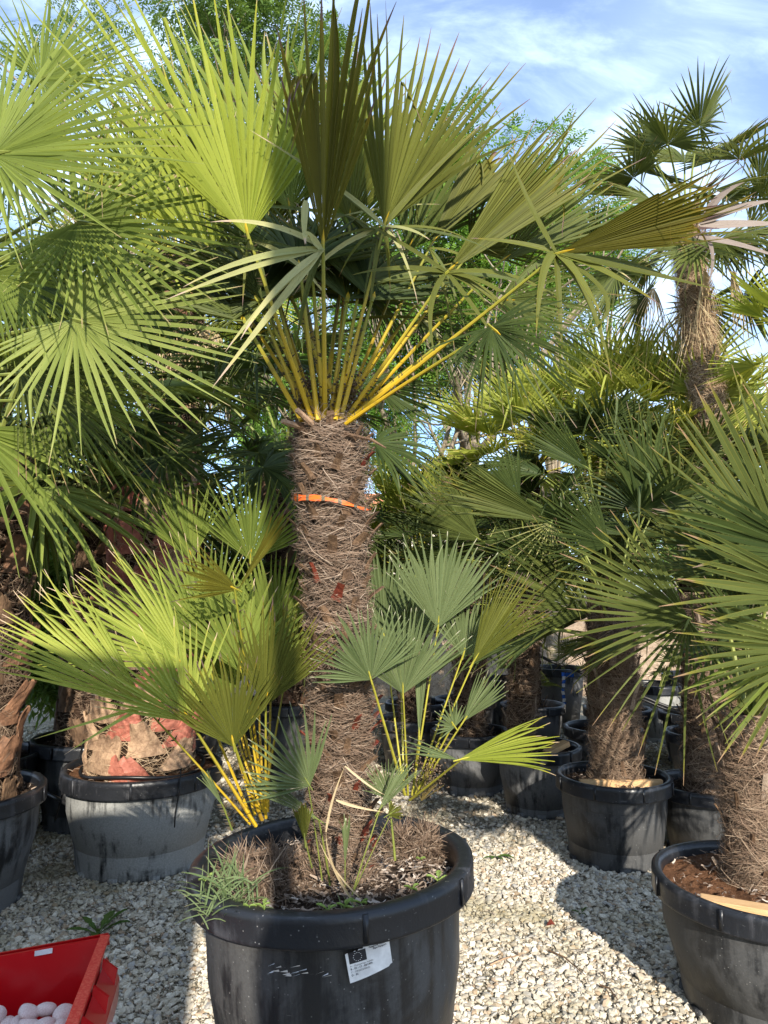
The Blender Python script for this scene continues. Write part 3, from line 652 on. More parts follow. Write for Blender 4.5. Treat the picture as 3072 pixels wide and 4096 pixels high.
leafy_tree('pale barked ash tree with bright leaves in the middle of the sky', b2, 6.5, [rel(b2, 450, 125, 9, .42, .45), rel(b2, 462, 165, 9, .48, .45), rel(b2, 430, 190, 9, .5, .5), rel(b2, 420, 260, 9, .75, .7), rel(b2, 500, 240, 9, .55, .6), rel(b2, 455, 330, 9, .8, .7), rel(b2, 400, 350, 9.2, .7, .7), rel(b2, 380, 210, 9.4, .5, .6), rel(b2, 500, 330, 9.2, .5, .8), rel(b2, 470, 270, 9.2, .6, .6)], 7500, 'tl1', rnd, 12, .10, 'ash trees behind the palms', .06)
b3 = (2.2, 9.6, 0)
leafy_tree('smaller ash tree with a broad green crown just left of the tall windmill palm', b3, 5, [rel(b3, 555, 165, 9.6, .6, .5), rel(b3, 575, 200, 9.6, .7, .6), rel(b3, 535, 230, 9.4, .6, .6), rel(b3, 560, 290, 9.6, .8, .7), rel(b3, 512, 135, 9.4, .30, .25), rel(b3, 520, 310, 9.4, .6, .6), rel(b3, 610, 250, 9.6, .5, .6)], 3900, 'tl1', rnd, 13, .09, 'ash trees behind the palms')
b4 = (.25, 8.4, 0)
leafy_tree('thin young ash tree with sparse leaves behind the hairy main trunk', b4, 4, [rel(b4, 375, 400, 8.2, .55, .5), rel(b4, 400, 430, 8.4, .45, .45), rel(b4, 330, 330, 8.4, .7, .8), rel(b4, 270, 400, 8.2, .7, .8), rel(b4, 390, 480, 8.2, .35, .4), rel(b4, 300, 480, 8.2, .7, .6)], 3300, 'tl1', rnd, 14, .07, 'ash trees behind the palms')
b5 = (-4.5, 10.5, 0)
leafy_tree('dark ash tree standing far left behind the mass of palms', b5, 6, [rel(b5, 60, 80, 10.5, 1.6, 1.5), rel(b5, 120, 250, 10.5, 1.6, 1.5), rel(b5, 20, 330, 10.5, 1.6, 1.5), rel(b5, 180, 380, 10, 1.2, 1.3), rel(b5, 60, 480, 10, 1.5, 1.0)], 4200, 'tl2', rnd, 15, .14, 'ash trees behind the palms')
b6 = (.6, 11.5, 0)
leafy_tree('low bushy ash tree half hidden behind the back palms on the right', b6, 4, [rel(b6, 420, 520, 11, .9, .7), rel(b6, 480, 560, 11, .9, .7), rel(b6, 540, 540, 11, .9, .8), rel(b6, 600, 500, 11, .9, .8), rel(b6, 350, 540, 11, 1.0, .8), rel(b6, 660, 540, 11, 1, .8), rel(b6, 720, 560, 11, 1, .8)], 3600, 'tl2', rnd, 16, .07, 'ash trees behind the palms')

b7 = (-2.6, 6.6, 0)  # shrub added to darken a pale gap between the left trunks
sh = leafy_tree('leafy shrub mass added to darken the gap behind the left pots', b7, 1.6, [rel(b7, 20, 560, 6.6, .7, .6), rel(b7, 70, 600, 6.7, .7, .6), rel(b7, 130, 580, 6.8, .7, .6), rel(b7, 40, 660, 6.6, .7, .4), rel(b7, 110, 660, 6.7, .6, .4), rel(b7, 190, 600, 7, .6, .6), rel(b7, 240, 580, 7.2, .6, .6)], 4200, 'tl2', rnd, 17, .05, size=1.3)
sh.name = 'darkening_shrub'; sh['category'] = 'shrub'
# ================================================================ MAIN PALM
mx, my, PR, PH = -.12, 2.12, .385, .665
main = thing('potted_fan_palm', 'tall multi-stemmed fan palm with orange tape round its trunk, in the largest black pot', 'potted palm', (mx, my, 0))
def ML(p): return Vector(p)-Vector((mx, my, 0))
mpot = pot(main, PR, PH, 1, 'pot', 'soil', .89, 2200, lipw=.05, taper=.80, chipl=.022)
mpot.rotation_euler = (0, math.radians(-1.8), 0)
for c in list(main.children):
    if c.name.startswith('soil'): c.rotation_euler = (0, math.radians(-1.8), 0)
for o in (main,): pass
def Pm(px, py, Y): return ML(P(px, py, Y))
tb = P(345, 800, 2.14); tb.z = .56
trunk('trunk', main, ML(tb), Pm(326, 424, 2.17), .066, .094, 'grey', rnd, 5, nf=15000, rows=150, bulge=.09)
rg = random.Random(21)
TB = lambda px, py, Y=2.15: Pm(px, py, Y)
MF = [ # base, hub, tip, kwargs
 ((325,420,2.12),(323,248,1.98),(331,-12,1.86), dict(S=21,nseg=15,leaf='l_olive',fuse=.52,cup=28,droop=.0,shrink=.34,jit=.10,pr=(.012,.007),wmul=1.15,taper=2.4)),
 ((312,420,2.1),(248,236,1.96),(195,-28,2.0), dict(S=46,nseg=25,leaf='l_yellow',fuse=.34,cup=8,droop=.0,shrink=.12,asym=.06,roll=10,pr=(.011,.006),wmul=1.0,taper=2.0)),
 ((336,420,2.16),(384,226,2.12),(447,50,2.16), dict(S=36,nseg=22,leaf='l_main',fuse=.46,cup=16,droop=.0,shrink=.10,jit=.07,wmul=1.15,taper=2.2)),
 ((338,422,2.2),(430,246,2.35),(503,152,2.5), dict(S=17,nseg=18,leaf='l_main',fuse=.8,cup=40,droop=.0,shrink=.1,jit=.1,wmul=1.25)),
 ((342,424,2.15),(447,272,2.2),(586,146,2.3), dict(S=17,nseg=22,leaf='l_main',fuse=.72,cup=30,droop=.0,shrink=.1,jit=.12,wmul=1.25)),
 ((344,424,2.1),(556,254,1.95),(736,205,1.85), dict(S=17,nseg=22,leaf='l_olive',fuse=.74,cup=30,droop=.0,shrink=.12,jit=.10,cut=.6,wmul=1.25,roll=20)),
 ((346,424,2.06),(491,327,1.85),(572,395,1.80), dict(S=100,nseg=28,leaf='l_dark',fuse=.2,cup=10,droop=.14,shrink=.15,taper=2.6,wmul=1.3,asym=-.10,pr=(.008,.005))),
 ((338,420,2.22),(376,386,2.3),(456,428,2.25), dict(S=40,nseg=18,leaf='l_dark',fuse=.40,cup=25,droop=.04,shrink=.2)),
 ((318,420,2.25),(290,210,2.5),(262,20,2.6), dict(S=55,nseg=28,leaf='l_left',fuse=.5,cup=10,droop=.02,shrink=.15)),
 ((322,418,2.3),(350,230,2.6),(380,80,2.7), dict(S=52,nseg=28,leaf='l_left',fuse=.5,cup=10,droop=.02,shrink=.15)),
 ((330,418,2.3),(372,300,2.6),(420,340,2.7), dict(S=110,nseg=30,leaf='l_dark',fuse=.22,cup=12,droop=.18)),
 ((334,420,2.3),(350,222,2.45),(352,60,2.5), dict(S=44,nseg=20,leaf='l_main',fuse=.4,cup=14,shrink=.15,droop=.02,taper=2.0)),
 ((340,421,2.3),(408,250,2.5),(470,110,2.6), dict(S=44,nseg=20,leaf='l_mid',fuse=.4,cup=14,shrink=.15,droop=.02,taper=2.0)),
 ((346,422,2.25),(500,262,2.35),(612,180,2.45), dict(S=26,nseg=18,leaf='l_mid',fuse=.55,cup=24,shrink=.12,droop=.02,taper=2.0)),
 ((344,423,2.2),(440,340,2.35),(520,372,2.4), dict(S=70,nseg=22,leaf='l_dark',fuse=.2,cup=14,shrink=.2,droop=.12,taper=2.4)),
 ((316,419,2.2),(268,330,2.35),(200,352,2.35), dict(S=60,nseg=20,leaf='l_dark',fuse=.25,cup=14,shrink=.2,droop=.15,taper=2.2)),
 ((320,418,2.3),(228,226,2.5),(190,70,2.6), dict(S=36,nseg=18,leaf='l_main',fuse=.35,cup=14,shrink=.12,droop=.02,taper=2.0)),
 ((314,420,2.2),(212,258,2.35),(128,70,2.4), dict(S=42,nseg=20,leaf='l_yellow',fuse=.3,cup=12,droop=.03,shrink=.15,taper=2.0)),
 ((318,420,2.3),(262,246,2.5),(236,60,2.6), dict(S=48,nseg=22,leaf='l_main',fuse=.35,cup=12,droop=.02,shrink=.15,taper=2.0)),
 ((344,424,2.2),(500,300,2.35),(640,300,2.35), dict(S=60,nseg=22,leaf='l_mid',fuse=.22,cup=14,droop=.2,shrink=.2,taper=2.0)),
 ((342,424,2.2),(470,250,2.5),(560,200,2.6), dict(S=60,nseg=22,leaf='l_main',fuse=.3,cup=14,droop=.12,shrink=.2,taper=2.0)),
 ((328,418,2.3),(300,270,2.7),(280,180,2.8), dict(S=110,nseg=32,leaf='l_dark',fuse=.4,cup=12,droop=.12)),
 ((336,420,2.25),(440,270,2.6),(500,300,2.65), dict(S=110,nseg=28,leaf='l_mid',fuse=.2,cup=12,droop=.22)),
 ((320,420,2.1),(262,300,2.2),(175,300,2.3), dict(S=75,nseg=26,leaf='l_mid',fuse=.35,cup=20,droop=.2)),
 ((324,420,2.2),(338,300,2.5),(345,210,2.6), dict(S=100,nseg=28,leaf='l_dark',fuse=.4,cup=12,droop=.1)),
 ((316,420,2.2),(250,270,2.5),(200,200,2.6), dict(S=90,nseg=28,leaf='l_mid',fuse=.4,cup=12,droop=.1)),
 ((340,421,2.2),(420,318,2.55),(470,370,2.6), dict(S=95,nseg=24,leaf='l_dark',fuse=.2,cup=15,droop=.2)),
]
for b_, h_, t_, kw in MF:
    kw = dict(kw); kw.setdefault('pr', (.010, .005)); kw.setdefault('brk', .08); kw.setdefault('jit', .085)
    frond(main, Pm(*b_), Pm(*h_), Pm(*t_), rg, sag=rg.uniform(-.03, .03), **kw)
# loose hanging strips of the front fans (outer segments)
def strip_set(name, parent, leaf, items, label=None):
    """loose leaf strips, each a part of its own: 3 picture points with depths, and a width"""
    for i, (p0, p1, p2, wd) in enumerate(items):
        mb = MB()
        pts = bez(ML(P(*p0)), ML(P(*p1)), ML(P(*p2)), 12); tg = nrm(np.gradient(pts, axis=0))
        sd = nrm(np.cross(tg, np.array([0.2, -1.0, .25]))); nn = np.cross(tg, sd)
        q = np.linspace(0, 1, 12); w_ = wd*np.clip(1-q**2.4, .02, 1)*np.clip(.5+q*3, 0, 1)
        V = np.stack([pts-sd*w_[:, None], pts+nn*w_[:, None]*.4, pts+sd*w_[:, None]], 1).reshape(-1, 3)
        U = np.stack([np.repeat(q, 3), np.tile([i+.03, i+.5, i+.97], 12)], 1)
        Q = []
        for k in range(11): o = 3*k; Q += [(o, o+1, o+4, o+3), (o+1, o+2, o+5, o+4)]
        mb.add(V, Q, None, U); o = mb.build(name, M[leaf], parent)
        if label: o['label'] = label
strip_set('hanging_strip', main, 'l_tan', [
 ((323,248,1.97),(250,250,1.85),(183,287,1.8),.011), ((323,248,1.97),(255,262,1.85),(165,300,1.8),.010),
 ((323,248,1.97),(280,300,1.85),(212,388,1.8),.011), ((323,250,1.97),(270,285,1.85),(240,340,1.8),.010),
 ((320,246,1.97),(270,215,1.9),(210,222,1.86),.010), ((323,248,1.97),(262,300,1.85),(225,352,1.8),.009),
 ((322,250,1.97),(300,220,1.9),(306,244,1.88),.014), ((306,200,1.92),(303,222,1.9),(305,245,1.9),.010),
 ((384,226,2.1),(410,225,2.0),(430,240,1.95),.009), ((384,226,2.1),(350,190,2.0),(250,130,1.95),.009)], 'pale strip drooping from a front fan')
strip_set('hanging_strip', main, 'l_main', [
 ((556,252,1.95),(540,255,1.9),(536,338,1.85),.012), ((556,252,1.95),(575,262,1.9),(603,318,1.85),.013),
 ((556,252,1.95),(600,262,1.9),(662,306,1.8),.013), ((556,254,1.95),(560,300,1.9),(562,350,1.9),.009),
 ((556,254,1.95),(596,290,1.9),(612,380,1.85),.010), ((556,252,1.95),(520,240,1.95),(470,238,1.95),.009),
 ((556,252,1.95),(525,200,1.9),(508,150,1.9),.009), ((447,272,2.2),(400,262,2.1),(352,275,2.05),.010),
 ((447,272,2.2),(420,300,2.1),(436,360,2.05),.009), ((447,272,2.2),(470,300,2.1),(500,345,2.05),.009), ((447,272,2.2),(400,240,2.1),(350,215,2.0),.009),
 ((556,252,1.95),(640,270,1.85),(720,290,1.8),.011), ((384,226,2.12),(420,180,2.1),(486,120,2.1),.010), ((384,226,2.12),(330,180,2.0),(300,160,1.95),.010),
 ((556,254,1.95),(640,300,1.85),(590,330,1.85),.008),((447,272,2.2),(520,262,2.1),(570,310,2.05),.009),((447,272,2.2),(510,280,2.1),(530,330,2.05),.009)])
strip_set('dry_tip', main, 'l_dry', [((700,222,1.87),(735,205,1.86),(775,200,1.86),.014), ((700,226,1.87),(740,222,1.86),(790,224,1.86),.014), ((702,230,1.87),(720,250,1.86),(708,285,1.86),.007), ((690,236,1.87),(740,240,1.86),(790,262,1.86),.010),((705,215,1.87),(720,190,1.86),(745,182,1.86),.010)], 'grey withered end of the right-hand fan')
rs_ = random.Random(8)
for leaf_, cnt in (('l_main', 26), ('l_mid', 26), ('l_tan', 9)):
    it = []
    for q in range(cnt):
        hx, hy, Y0 = rs_.choice([(323,250,2.0),(384,228,2.15),(430,248,2.3),(447,274,2.2),(556,256,2.0),(250,240,2.1),(372,300,2.5),(300,272,2.5),(420,318,2.4),(345,215,2.4),(491,327,1.9)])
        sg_ = -1 if hx < 330 else 1; ln_ = rs_.uniform(50, 130); an = math.radians(rs_.uniform(-85, 20)); dx = math.cos(an)*ln_*(sg_ if rs_.random() < .7 else -sg_); dy = -math.sin(an)*ln_
        it.append(((hx, hy, Y0), (hx+dx*.6, hy+dy*.25-6, Y0-.05), (hx+dx, hy+dy*.8+12, Y0-.08+rs_.uniform(0, .2)), rs_.uniform(.004, .0095)))
    strip_set('hanging_strip', main, leaf_, it)
# bare petioles packed in the heart of the crown
for i, (hx, hy, Y) in enumerate([(245,322,2.1),(258,300,2.15),(275,292,2.2),(300,268,2.12),(312,270,2.2),(347,300,2.2),(360,285,2.25),(372,300,2.2),(292,300,2.25)]):
    fan_l = ['l_mid', 'l_dark'][i % 2]
    bx = 300+i*6.0 if i < 5 else 330+(i-5)*5
    hub = Pm(hx, hy, Y+.05); dv = (hx-325)*.5
    frond(main, Pm(min(345, max(302, bx)), 421, 2.08+.03*(i % 3)), hub, Pm(hx+dv, hy-70, Y+.35), rg, S=70, nseg=22, leaf=fan_l, fuse=.4, cup=15, droop=.12, pr=(.0115, .0065), sag=0)
mb = MB()   # fruit clusters among the leaf stalks
fm_pts = []
for (cx, cy, Y) in ((302, 404, 2.12), (311, 390, 2.2), (344, 400, 2.16), (352, 390, 2.2), (320, 402, 2.24)):
    c = np.array(Pm(cx, cy, Y))
    for q in range(110):
        p = c+R.normal(0, 1, 3)*np.array([.015, .015, .028]); s = R.uniform(.003, .0048); mb.add(ICO*s+p, None, ICF, m=0)
    for q in range(16): tube(mb, [c+np.array([R.normal(0, .02), 0, -.035]), c+R.normal(0, .015, 3), c+R.normal(0, .03, 3)], .0014, 4, m=1)
mb.build('fruit_cluster', [M['fruit'], M['fruit_s']], main)
mb = MB()   # two cut stubs at the crown's left and one dark thin one on the right
tube(mb, [Pm(312, 424, 2.08), Pm(297, 410, 2.03)], [.010, .008], 7); tube(mb, [Pm(304, 428, 2.1), Pm(282, 421, 2.05)], [.010, .007], 7)
mb.build('cut_stub', M['boot_tan'], main)
mb = MB(); tube(mb, [Pm(345, 434, 2.08), Pm(372, 440, 2.04), Pm(386, 448, 2.02)], [.006, .005, .002], 5); mb.build('broken_stalk', M['boot'], main)

# orange tape round the trunk
mb = MB(); c0 = P(332, 503, 2.16); nn_ = 90; V = []; U = []
for k in range(nn_+1):
    a = 2*math.pi*k/nn_; r_ = .112+.002*math.sin(5*a)
    slope = -.019*math.cos(a)+.004*math.sin(3*a)+.006*math.sin(a)
    hw_ = .0098*(.62-.38*math.cos(a))+.0014*math.sin(9*a)
    for q in (-1, 0, 1): V.append((c0.x+(r_+(.002 if q == 0 else 0)*math.sin(14*a))*math.cos(a), c0.y+r_*math.sin(a), c0.z+slope+q*hw_)); U.append((k/nn_, q*.5+.5))
mb.add(V, [(3*k+j, 3*k+3+j, 3*k+4+j, 3*k+1+j) for k in range(nn_) for j in (0, 1)], None, U)
tag(mb.build('marking_tape', M['tape'], None, smooth=True), 'orange plastic tape with dark bars tied round the tall hairy trunk', 'tape')

# plant passport sticker wrapped on the pot wall
def text_tris(body, size, bold=False):
    cu = bpy.data.curves.new('lettering', 'FONT'); cu.body = body; cu.size = size; cu.resolution_u = 2
    if bold: cu.offset = size*.022
    o = bpy.data.objects.new('lettering', cu); C.objects.link(o)
    dg = bpy.context.evaluated_depsgraph_get(); me = bpy.data.meshes.new_from_object(o.evaluated_get(dg))
    me.calc_loop_triangles(); V = np.array([v.co[:] for v in me.vertices]); T = np.array([tuple(t_.vertices) for t_ in me.loop_triangles])
    bpy.data.objects.remove(o); bpy.data.meshes.remove(me); return V, T
def sticker():
    mb = MB(); W_, H_ = .116, .088; rr = .358; zc = .552; th0 = math.atan2(-1, .30); tl = math.radians(9)
    def wrap(V, off):
        V = np.asarray(V, float)*[.88, .88, 1]; x = V[:, 0]*math.cos(tl)-V[:, 1]*math.sin(tl); y = V[:, 0]*math.sin(tl)+V[:, 1]*math.cos(tl)
        a = th0+x/rr; rad = rr*.985+.012+off+(y)*0.10
        return np.stack([rad*np.cos(a), rad*np.sin(a), zc+y], 1)
    n = 24; xs = np.linspace(-W_/2, W_/2, n); rt = np.random.RandomState(4); V = []
    for x in xs:
        f = (x+W_/2)/W_; top = H_/2-.002-(.006+rt.uniform(0, .005) if f < .42 else 0); bot = -H_/2+.010*f**1.3+(.004 if f > .93 else 0)
        V += [(x, bot, 0), (x, top, 0)]
    mb.add(wrap(V, 0), [(2*i, 2*i+2, 2*i+3, 2*i+1) for i in range(n-1)], m=0)
    fx0, fx1, fy0, fy1 = -W_/2+.007, -W_/2+.052, .004, .033; V = []
    for x in np.linspace(fx0, fx1, 8): V += [(x, fy0, 0), (x, fy1, 0)]
    mb.add(wrap(V, .0006), [(2*i, 2*i+2, 2*i+3, 2*i+1) for i in range(7)], m=1)
    cx, cy = (fx0+fx1)/2, (fy0+fy1)/2
    for k in range(12):
        a = k*math.pi/6; sx, sy = cx+.0105*math.cos(a), cy+.0105*math.sin(a); V = [(sx, sy, 0)]
        for j in range(10): q = .0015 if j % 2 == 0 else .0007; V.append((sx+q*math.sin(j*math.pi/5), sy+q*math.cos(j*math.pi/5), 0))
        mb.add(wrap(V, .0012), None, [(0, 1+(j+1) % 10, 1+j) for j in range(10)], m=0)
    for body, x, y, s, bd in (('Pasaporte Fitosanitario/', .003, .030, .0062, True), ('Plant Passport', .013, .0235, .0062, True), ('A - Chamaerops humilis', fx0, -.004, .0062, False), ('B - ES - 17 - 03/1499', fx0, -.0115, .0068, True), ('C - ORI2025/00003', fx0, -.0195, .0062, False), ('D - ES', fx0, -.0275, .0068, True)):
        V, T = text_tris(body, s, bd); V = V+np.array([x, y, 0]); mb.add(wrap(V, .0008), None, T, m=1)
    o = mb.build('sticker', [M['paper'], M['ink']], mpot); o['label'] = 'white plant passport sticker with a dark flag emblem'
    return o
sticker()
mb = MB()   # torn clear tape scraps beside the sticker
for k in range(16):
    a0 = math.radians(-112+rnd.uniform(0, 22)); z = .535+rnd.uniform(-.012, .012); rr = .362
    a1 = a0+rnd.uniform(.02, .07); 
    mb.add([(rr*math.cos(a0), rr*math.sin(a0), z), (rr*math.cos(a1), rr*math.sin(a1), z+rnd.uniform(0, .01)), ((rr+.003)*math.cos(a1), (rr+.003)*math.sin(a1), z+rnd.uniform(.001, .006)+.004)], None, [(0, 1, 2)])
mb.build('tape_scrap', M['white'], mpot)

# ---- offshoots
def mound(name, c, r, h, seed, nf=4000, parent=main, lean=(0, 0)):
    R = np.random.RandomState(seed); mb = MB(); ns, nr = 32, 10; V = []
    for i in range(nr):
        f = i/(nr-1); rr = r*(1-.45*f**1.5)*(1 if i < nr-1 else .3)
        for k in range(ns):
            a = k*2*math.pi/ns; q = rr*(1+R.normal(0, .04)); V.append((c[0]+q*math.cos(a)+lean[0]*f, c[1]+q*math.sin(a)+lean[1]*f, c[2]+h*f))
    mb.add(V, [(i*ns+k, i*ns+(k+1) % ns, (i+1)*ns+(k+1) % ns, (i+1)*ns+k) for i in range(nr-1) for k in range(ns)], m=0)
    f = R.rand(nf); a = R.rand(nf)*6.283; rr = r*(1-.45*f**1.5)*(1+R.uniform(-.06, .08, nf))
    p = np.stack([c[0]+rr*np.cos(a)+lean[0]*f, c[1]+rr*np.sin(a)+lean[1]*f, c[2]+h*f], -1)
    d = nrm(R.normal(0, 1, (nf, 3))+np.stack([np.cos(a)*.5, np.sin(a)*.5, 0*a+.2], -1)); L = R.uniform(.02, .065, nf)
    q = np.linspace(0, 1, 4)[None, :, None]; cv = R.normal(0, .4, (nf, 1, 3))
    PP = p[:, None, :]+d[:, None, :]*(L[:, None, None]*q)+cv*L[:, None, None]*q*q*.6
    sd = nrm(np.cross(nrm(np.gradient(PP, axis=1)), R.normal(0, 1, (nf, 1, 3))))
    wd = (R.uniform(.0006, .0016, nf)*np.where(R.rand(nf) < .06, 4.0, 1))[:, None].repeat(4, 1)*np.array([1, 1, .8, .4])
    ribbons(mb, PP, sd, wd, m=1)
    return mb.build(name, [M['core'], M['fib_grey']], parent)
lc = ML(P(262, 852, 1.98)); lc.z = .575
off1 = mound('offshoot', (lc[0], lc[1]+.06, lc[2]), .10, .095, 31, 3600, lean=(-.02, .02)); off1['label'] = 'left offshoot with lime fans'
rc = ML(P(412, 820, 2.25)); rc.z = .565
off2 = mound('offshoot', rc, .075, .105, 32, 3500, lean=(.01, .02)); off2['label'] = 'right offshoot with grey-green fans'
mc = ML(P(318, 850, 2.05)); mc.z = .57
off3 = mound('offshoot', (mc[0]+.03, mc[1]+.07, .575), .12, .07, 33, 4200); off3['label'] = 'shaggy base of the main stem'
rg = random.Random(5)
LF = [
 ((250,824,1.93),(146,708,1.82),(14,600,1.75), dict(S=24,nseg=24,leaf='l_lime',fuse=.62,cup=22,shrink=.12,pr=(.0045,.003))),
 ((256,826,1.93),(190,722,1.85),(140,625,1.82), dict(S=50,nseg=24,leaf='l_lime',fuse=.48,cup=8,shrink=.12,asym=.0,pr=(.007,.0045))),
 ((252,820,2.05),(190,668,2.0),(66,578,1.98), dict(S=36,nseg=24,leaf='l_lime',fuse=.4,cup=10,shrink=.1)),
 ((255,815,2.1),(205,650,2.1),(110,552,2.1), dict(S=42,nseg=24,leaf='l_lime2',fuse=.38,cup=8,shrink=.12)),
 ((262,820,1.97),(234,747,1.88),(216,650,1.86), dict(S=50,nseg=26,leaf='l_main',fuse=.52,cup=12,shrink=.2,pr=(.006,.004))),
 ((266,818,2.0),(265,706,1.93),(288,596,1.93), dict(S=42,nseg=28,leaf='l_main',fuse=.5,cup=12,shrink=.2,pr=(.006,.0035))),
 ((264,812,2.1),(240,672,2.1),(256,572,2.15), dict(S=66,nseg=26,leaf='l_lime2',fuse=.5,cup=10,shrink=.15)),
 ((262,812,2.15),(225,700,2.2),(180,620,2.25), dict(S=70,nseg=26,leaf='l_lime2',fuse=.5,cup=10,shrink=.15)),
 ((262,810,2.2),(285,680,2.25),(300,600,2.3), dict(S=75,nseg=28,leaf='l_main',fuse=.5,cup=10,shrink=.15)),
 ((265,812,2.2),(238,590,2.0),(176,560,1.95), dict(S=34,nseg=13,leaf='l_olive',fuse=.45,cup=0,shrink=.12,jit=.12,pr=(.006,.004),asym=.12)),
 (None,(238,590,2.0),(290,506,1.95), dict(S=7,nseg=8,leaf='l_olive',fuse=.7,cup=40,shrink=.1)),
 ((262,810,2.35),(192,560,2.5),(172,478,2.5), dict(S=42,nseg=22,leaf='l_left',fuse=.5,cup=10,shrink=.15)),
 ((264,810,2.35),(250,560,2.5),(262,470,2.5), dict(S=62,nseg=26,leaf='l_left',fuse=.45,cup=10,shrink=.15)),
 ((264,810,2.3),(215,620,2.4),(190,540,2.4), dict(S=72,nseg=28,leaf='l_left',fuse=.5,cup=10,shrink=.15)),
 ((268,812,2.3),(272,640,2.4),(280,540,2.4), dict(S=60,nseg=28,leaf='l_left',fuse=.5,cup=10,shrink=.15)),
 ((322,880,1.95),(310,786,1.85),(266,716,1.84), dict(S=62,nseg=16,leaf='l_grey',fuse=.35,cup=10,shrink=.2,pet='pet_g',asym=.1,pr=(.003,.002))),
 ((330,885,1.95),(322,822,1.85),(247,772,1.82), dict(S=9,nseg=9,leaf='l_grey',fuse=.8,cup=30,shrink=.1,pet='pet_g',pr=(.003,.002))),
 ((312,868,1.8),(305,842,1.76),(302,802,1.76), dict(S=17,nseg=8,leaf='l_main',fuse=.85,cup=10,shrink=.05,cut=1.0,pet='pet_g',pr=(.0022,.0018))),
 ((232,830,1.85),(224,808,1.82),(202,768,1.78), dict(S=8,nseg=9,leaf='l_grey',fuse=.6,cup=30,shrink=.1,pet='pet_g',pr=(.003,.002))),
 ((345,890,1.9),(345,868,1.88),(346,812,1.86), dict(S=6,nseg=7,leaf='l_grey',fuse=.85,cup=30,shrink=.05,pet='pet_g',pr=(.002,.002))),
]
def sub(par, b_, h_, t_, kw):
    kw = dict(kw); kw.setdefault('pr', (.006, .0035)); kw.setdefault('wmul', 1.08)
    frond(par, Pm(*b_) if b_ else None, Pm(*h_), Pm(*t_), rg, one=True, sag=rg.uniform(-.02, .03), **kw)
for f_ in LF: sub(off1, *f_)
RF = [
 ((412,795,2.2),(438,628,2.15),(445,530,2.15), dict(S=48,nseg=26,leaf='l_grey',fuse=.66,cup=12,shrink=.1,cut=.3)),
 ((405,795,2.2),(371,680,2.0),(352,606,1.98), dict(S=74,nseg=30,leaf='l_grey',fuse=.5,cup=12,shrink=.15)),
 ((408,795,2.2),(403,694,2.05),(402,600,2.05), dict(S=56,nseg=30,leaf='l_grey',fuse=.55,cup=14,shrink=.12)),
 ((414,795,2.25),(463,656,2.2),(480,590,2.2), dict(S=60,nseg=20,leaf='l_grey',fuse=.5,cup=12,shrink=.2)),
 ((416,795,2.2),(472,664,2.1),(528,574,2.1), dict(S=24,nseg=26,leaf='l_main',fuse=.55,cup=18,shrink=.1)),
 ((416,797,2.2),(463,722,2.12),(497,672,2.1), dict(S=22,nseg=14,leaf='l_grey',fuse=.6,cup=20,shrink=.1)),
 ((414,797,2.2),(455,727,2.12),(440,705,2.1), dict(S=80,nseg=14,leaf='l_grey',fuse=.4,cup=12,shrink=.15)),
 ((410,800,2.15),(458,760,1.92),(556,735,1.9), dict(S=19,nseg=18,leaf='l_yellow',fuse=.68,cup=25,shrink=.1,cut=.4)),
 (None,(458,760,1.92),(402,742,1.9), dict(S=12,nseg=6,leaf='l_grey',fuse=.4,cup=20,shrink=.1)),
 ((404,795,2.3),(385,640,2.35),(362,545,2.35), dict(S=45,nseg=24,leaf='l_grey',fuse=.6,cup=12,shrink=.12)),
 ((404,795,2.3),(400,650,2.4),(400,560,2.4), dict(S=60,nseg=24,leaf='l_grey',fuse=.6,cup=12,shrink=.12)),
 ((413,795,2.3),(419,650+90,2.1),(420,640,2.12), dict(S=7,nseg=12,leaf='l_grey',fuse=.85,cup=35,shrink=.05)),
 ((395,860,2.0),(390,800,1.98),(372,762,1.97), dict(S=40,nseg=16,leaf='l_grey',fuse=.5,cup=18,shrink=.1,pet='pet_g')),
 ((352,895,1.9),(388,815,1.86),(402,806,1.86), dict(S=50,nseg=8,leaf='l_main',fuse=.6,cup=18,shrink=.1,pet='pet_g',pr=(.002,.0015))),
 ((352,895,1.9),(378,812,1.9),(410,760,1.92), dict(S=14,nseg=12,leaf='l_grey',fuse=.7,cup=18,shrink=.1,pet='pet_g',pr=(.003,.002))),
]
for f_ in RF:
    f_[3].setdefault('pet', 'pet_gr'); f_[3].setdefault('pr', (.005, .003)); sub(off2, *f_)
mb = MB()
c = np.array(Pm(432, 775, 2.15))
for q in range(150): mb.add(ICO*R.uniform(.002, .0035)+c+R.normal(0, 1, 3)*np.array([.022, .02, .028]), None, ICF, m=0)
for q in range(14): tube(mb, [c+np.array([-.03, 0, -.07]), c+R.normal(0, .02, 3)], .0012, 4, m=1)
mb.build('fruit_cluster', [M['fruit'], M['fruit_s']], off2)

# two loose yellow leaf strips shooting out to the left of the offshoot
strip_set('loose_leaflet', main, 'l_lime', [((140,707,1.82),(110,716,1.78),(34,739,1.72),.0042), ((146,706,1.82),(120,718,1.78),(64,755,1.72),.0045)])
strip_set('dry_stalk', main, 'l_straw', [((356,905,1.85),(325,865,1.8),(326,830,1.78),.003), ((326,832,1.78),(330,800,1.78),(345,766,1.78),.003), ((345,766,1.78),(370,788,1.77),(385,795,1.76),.0026), ((336,800,1.78),(355,808,1.77),(384,812,1.76),.0035), ((362,900,1.85),(330,870,1.8),(318,838,1.8),.0018)], 'bent dry straw stalk')
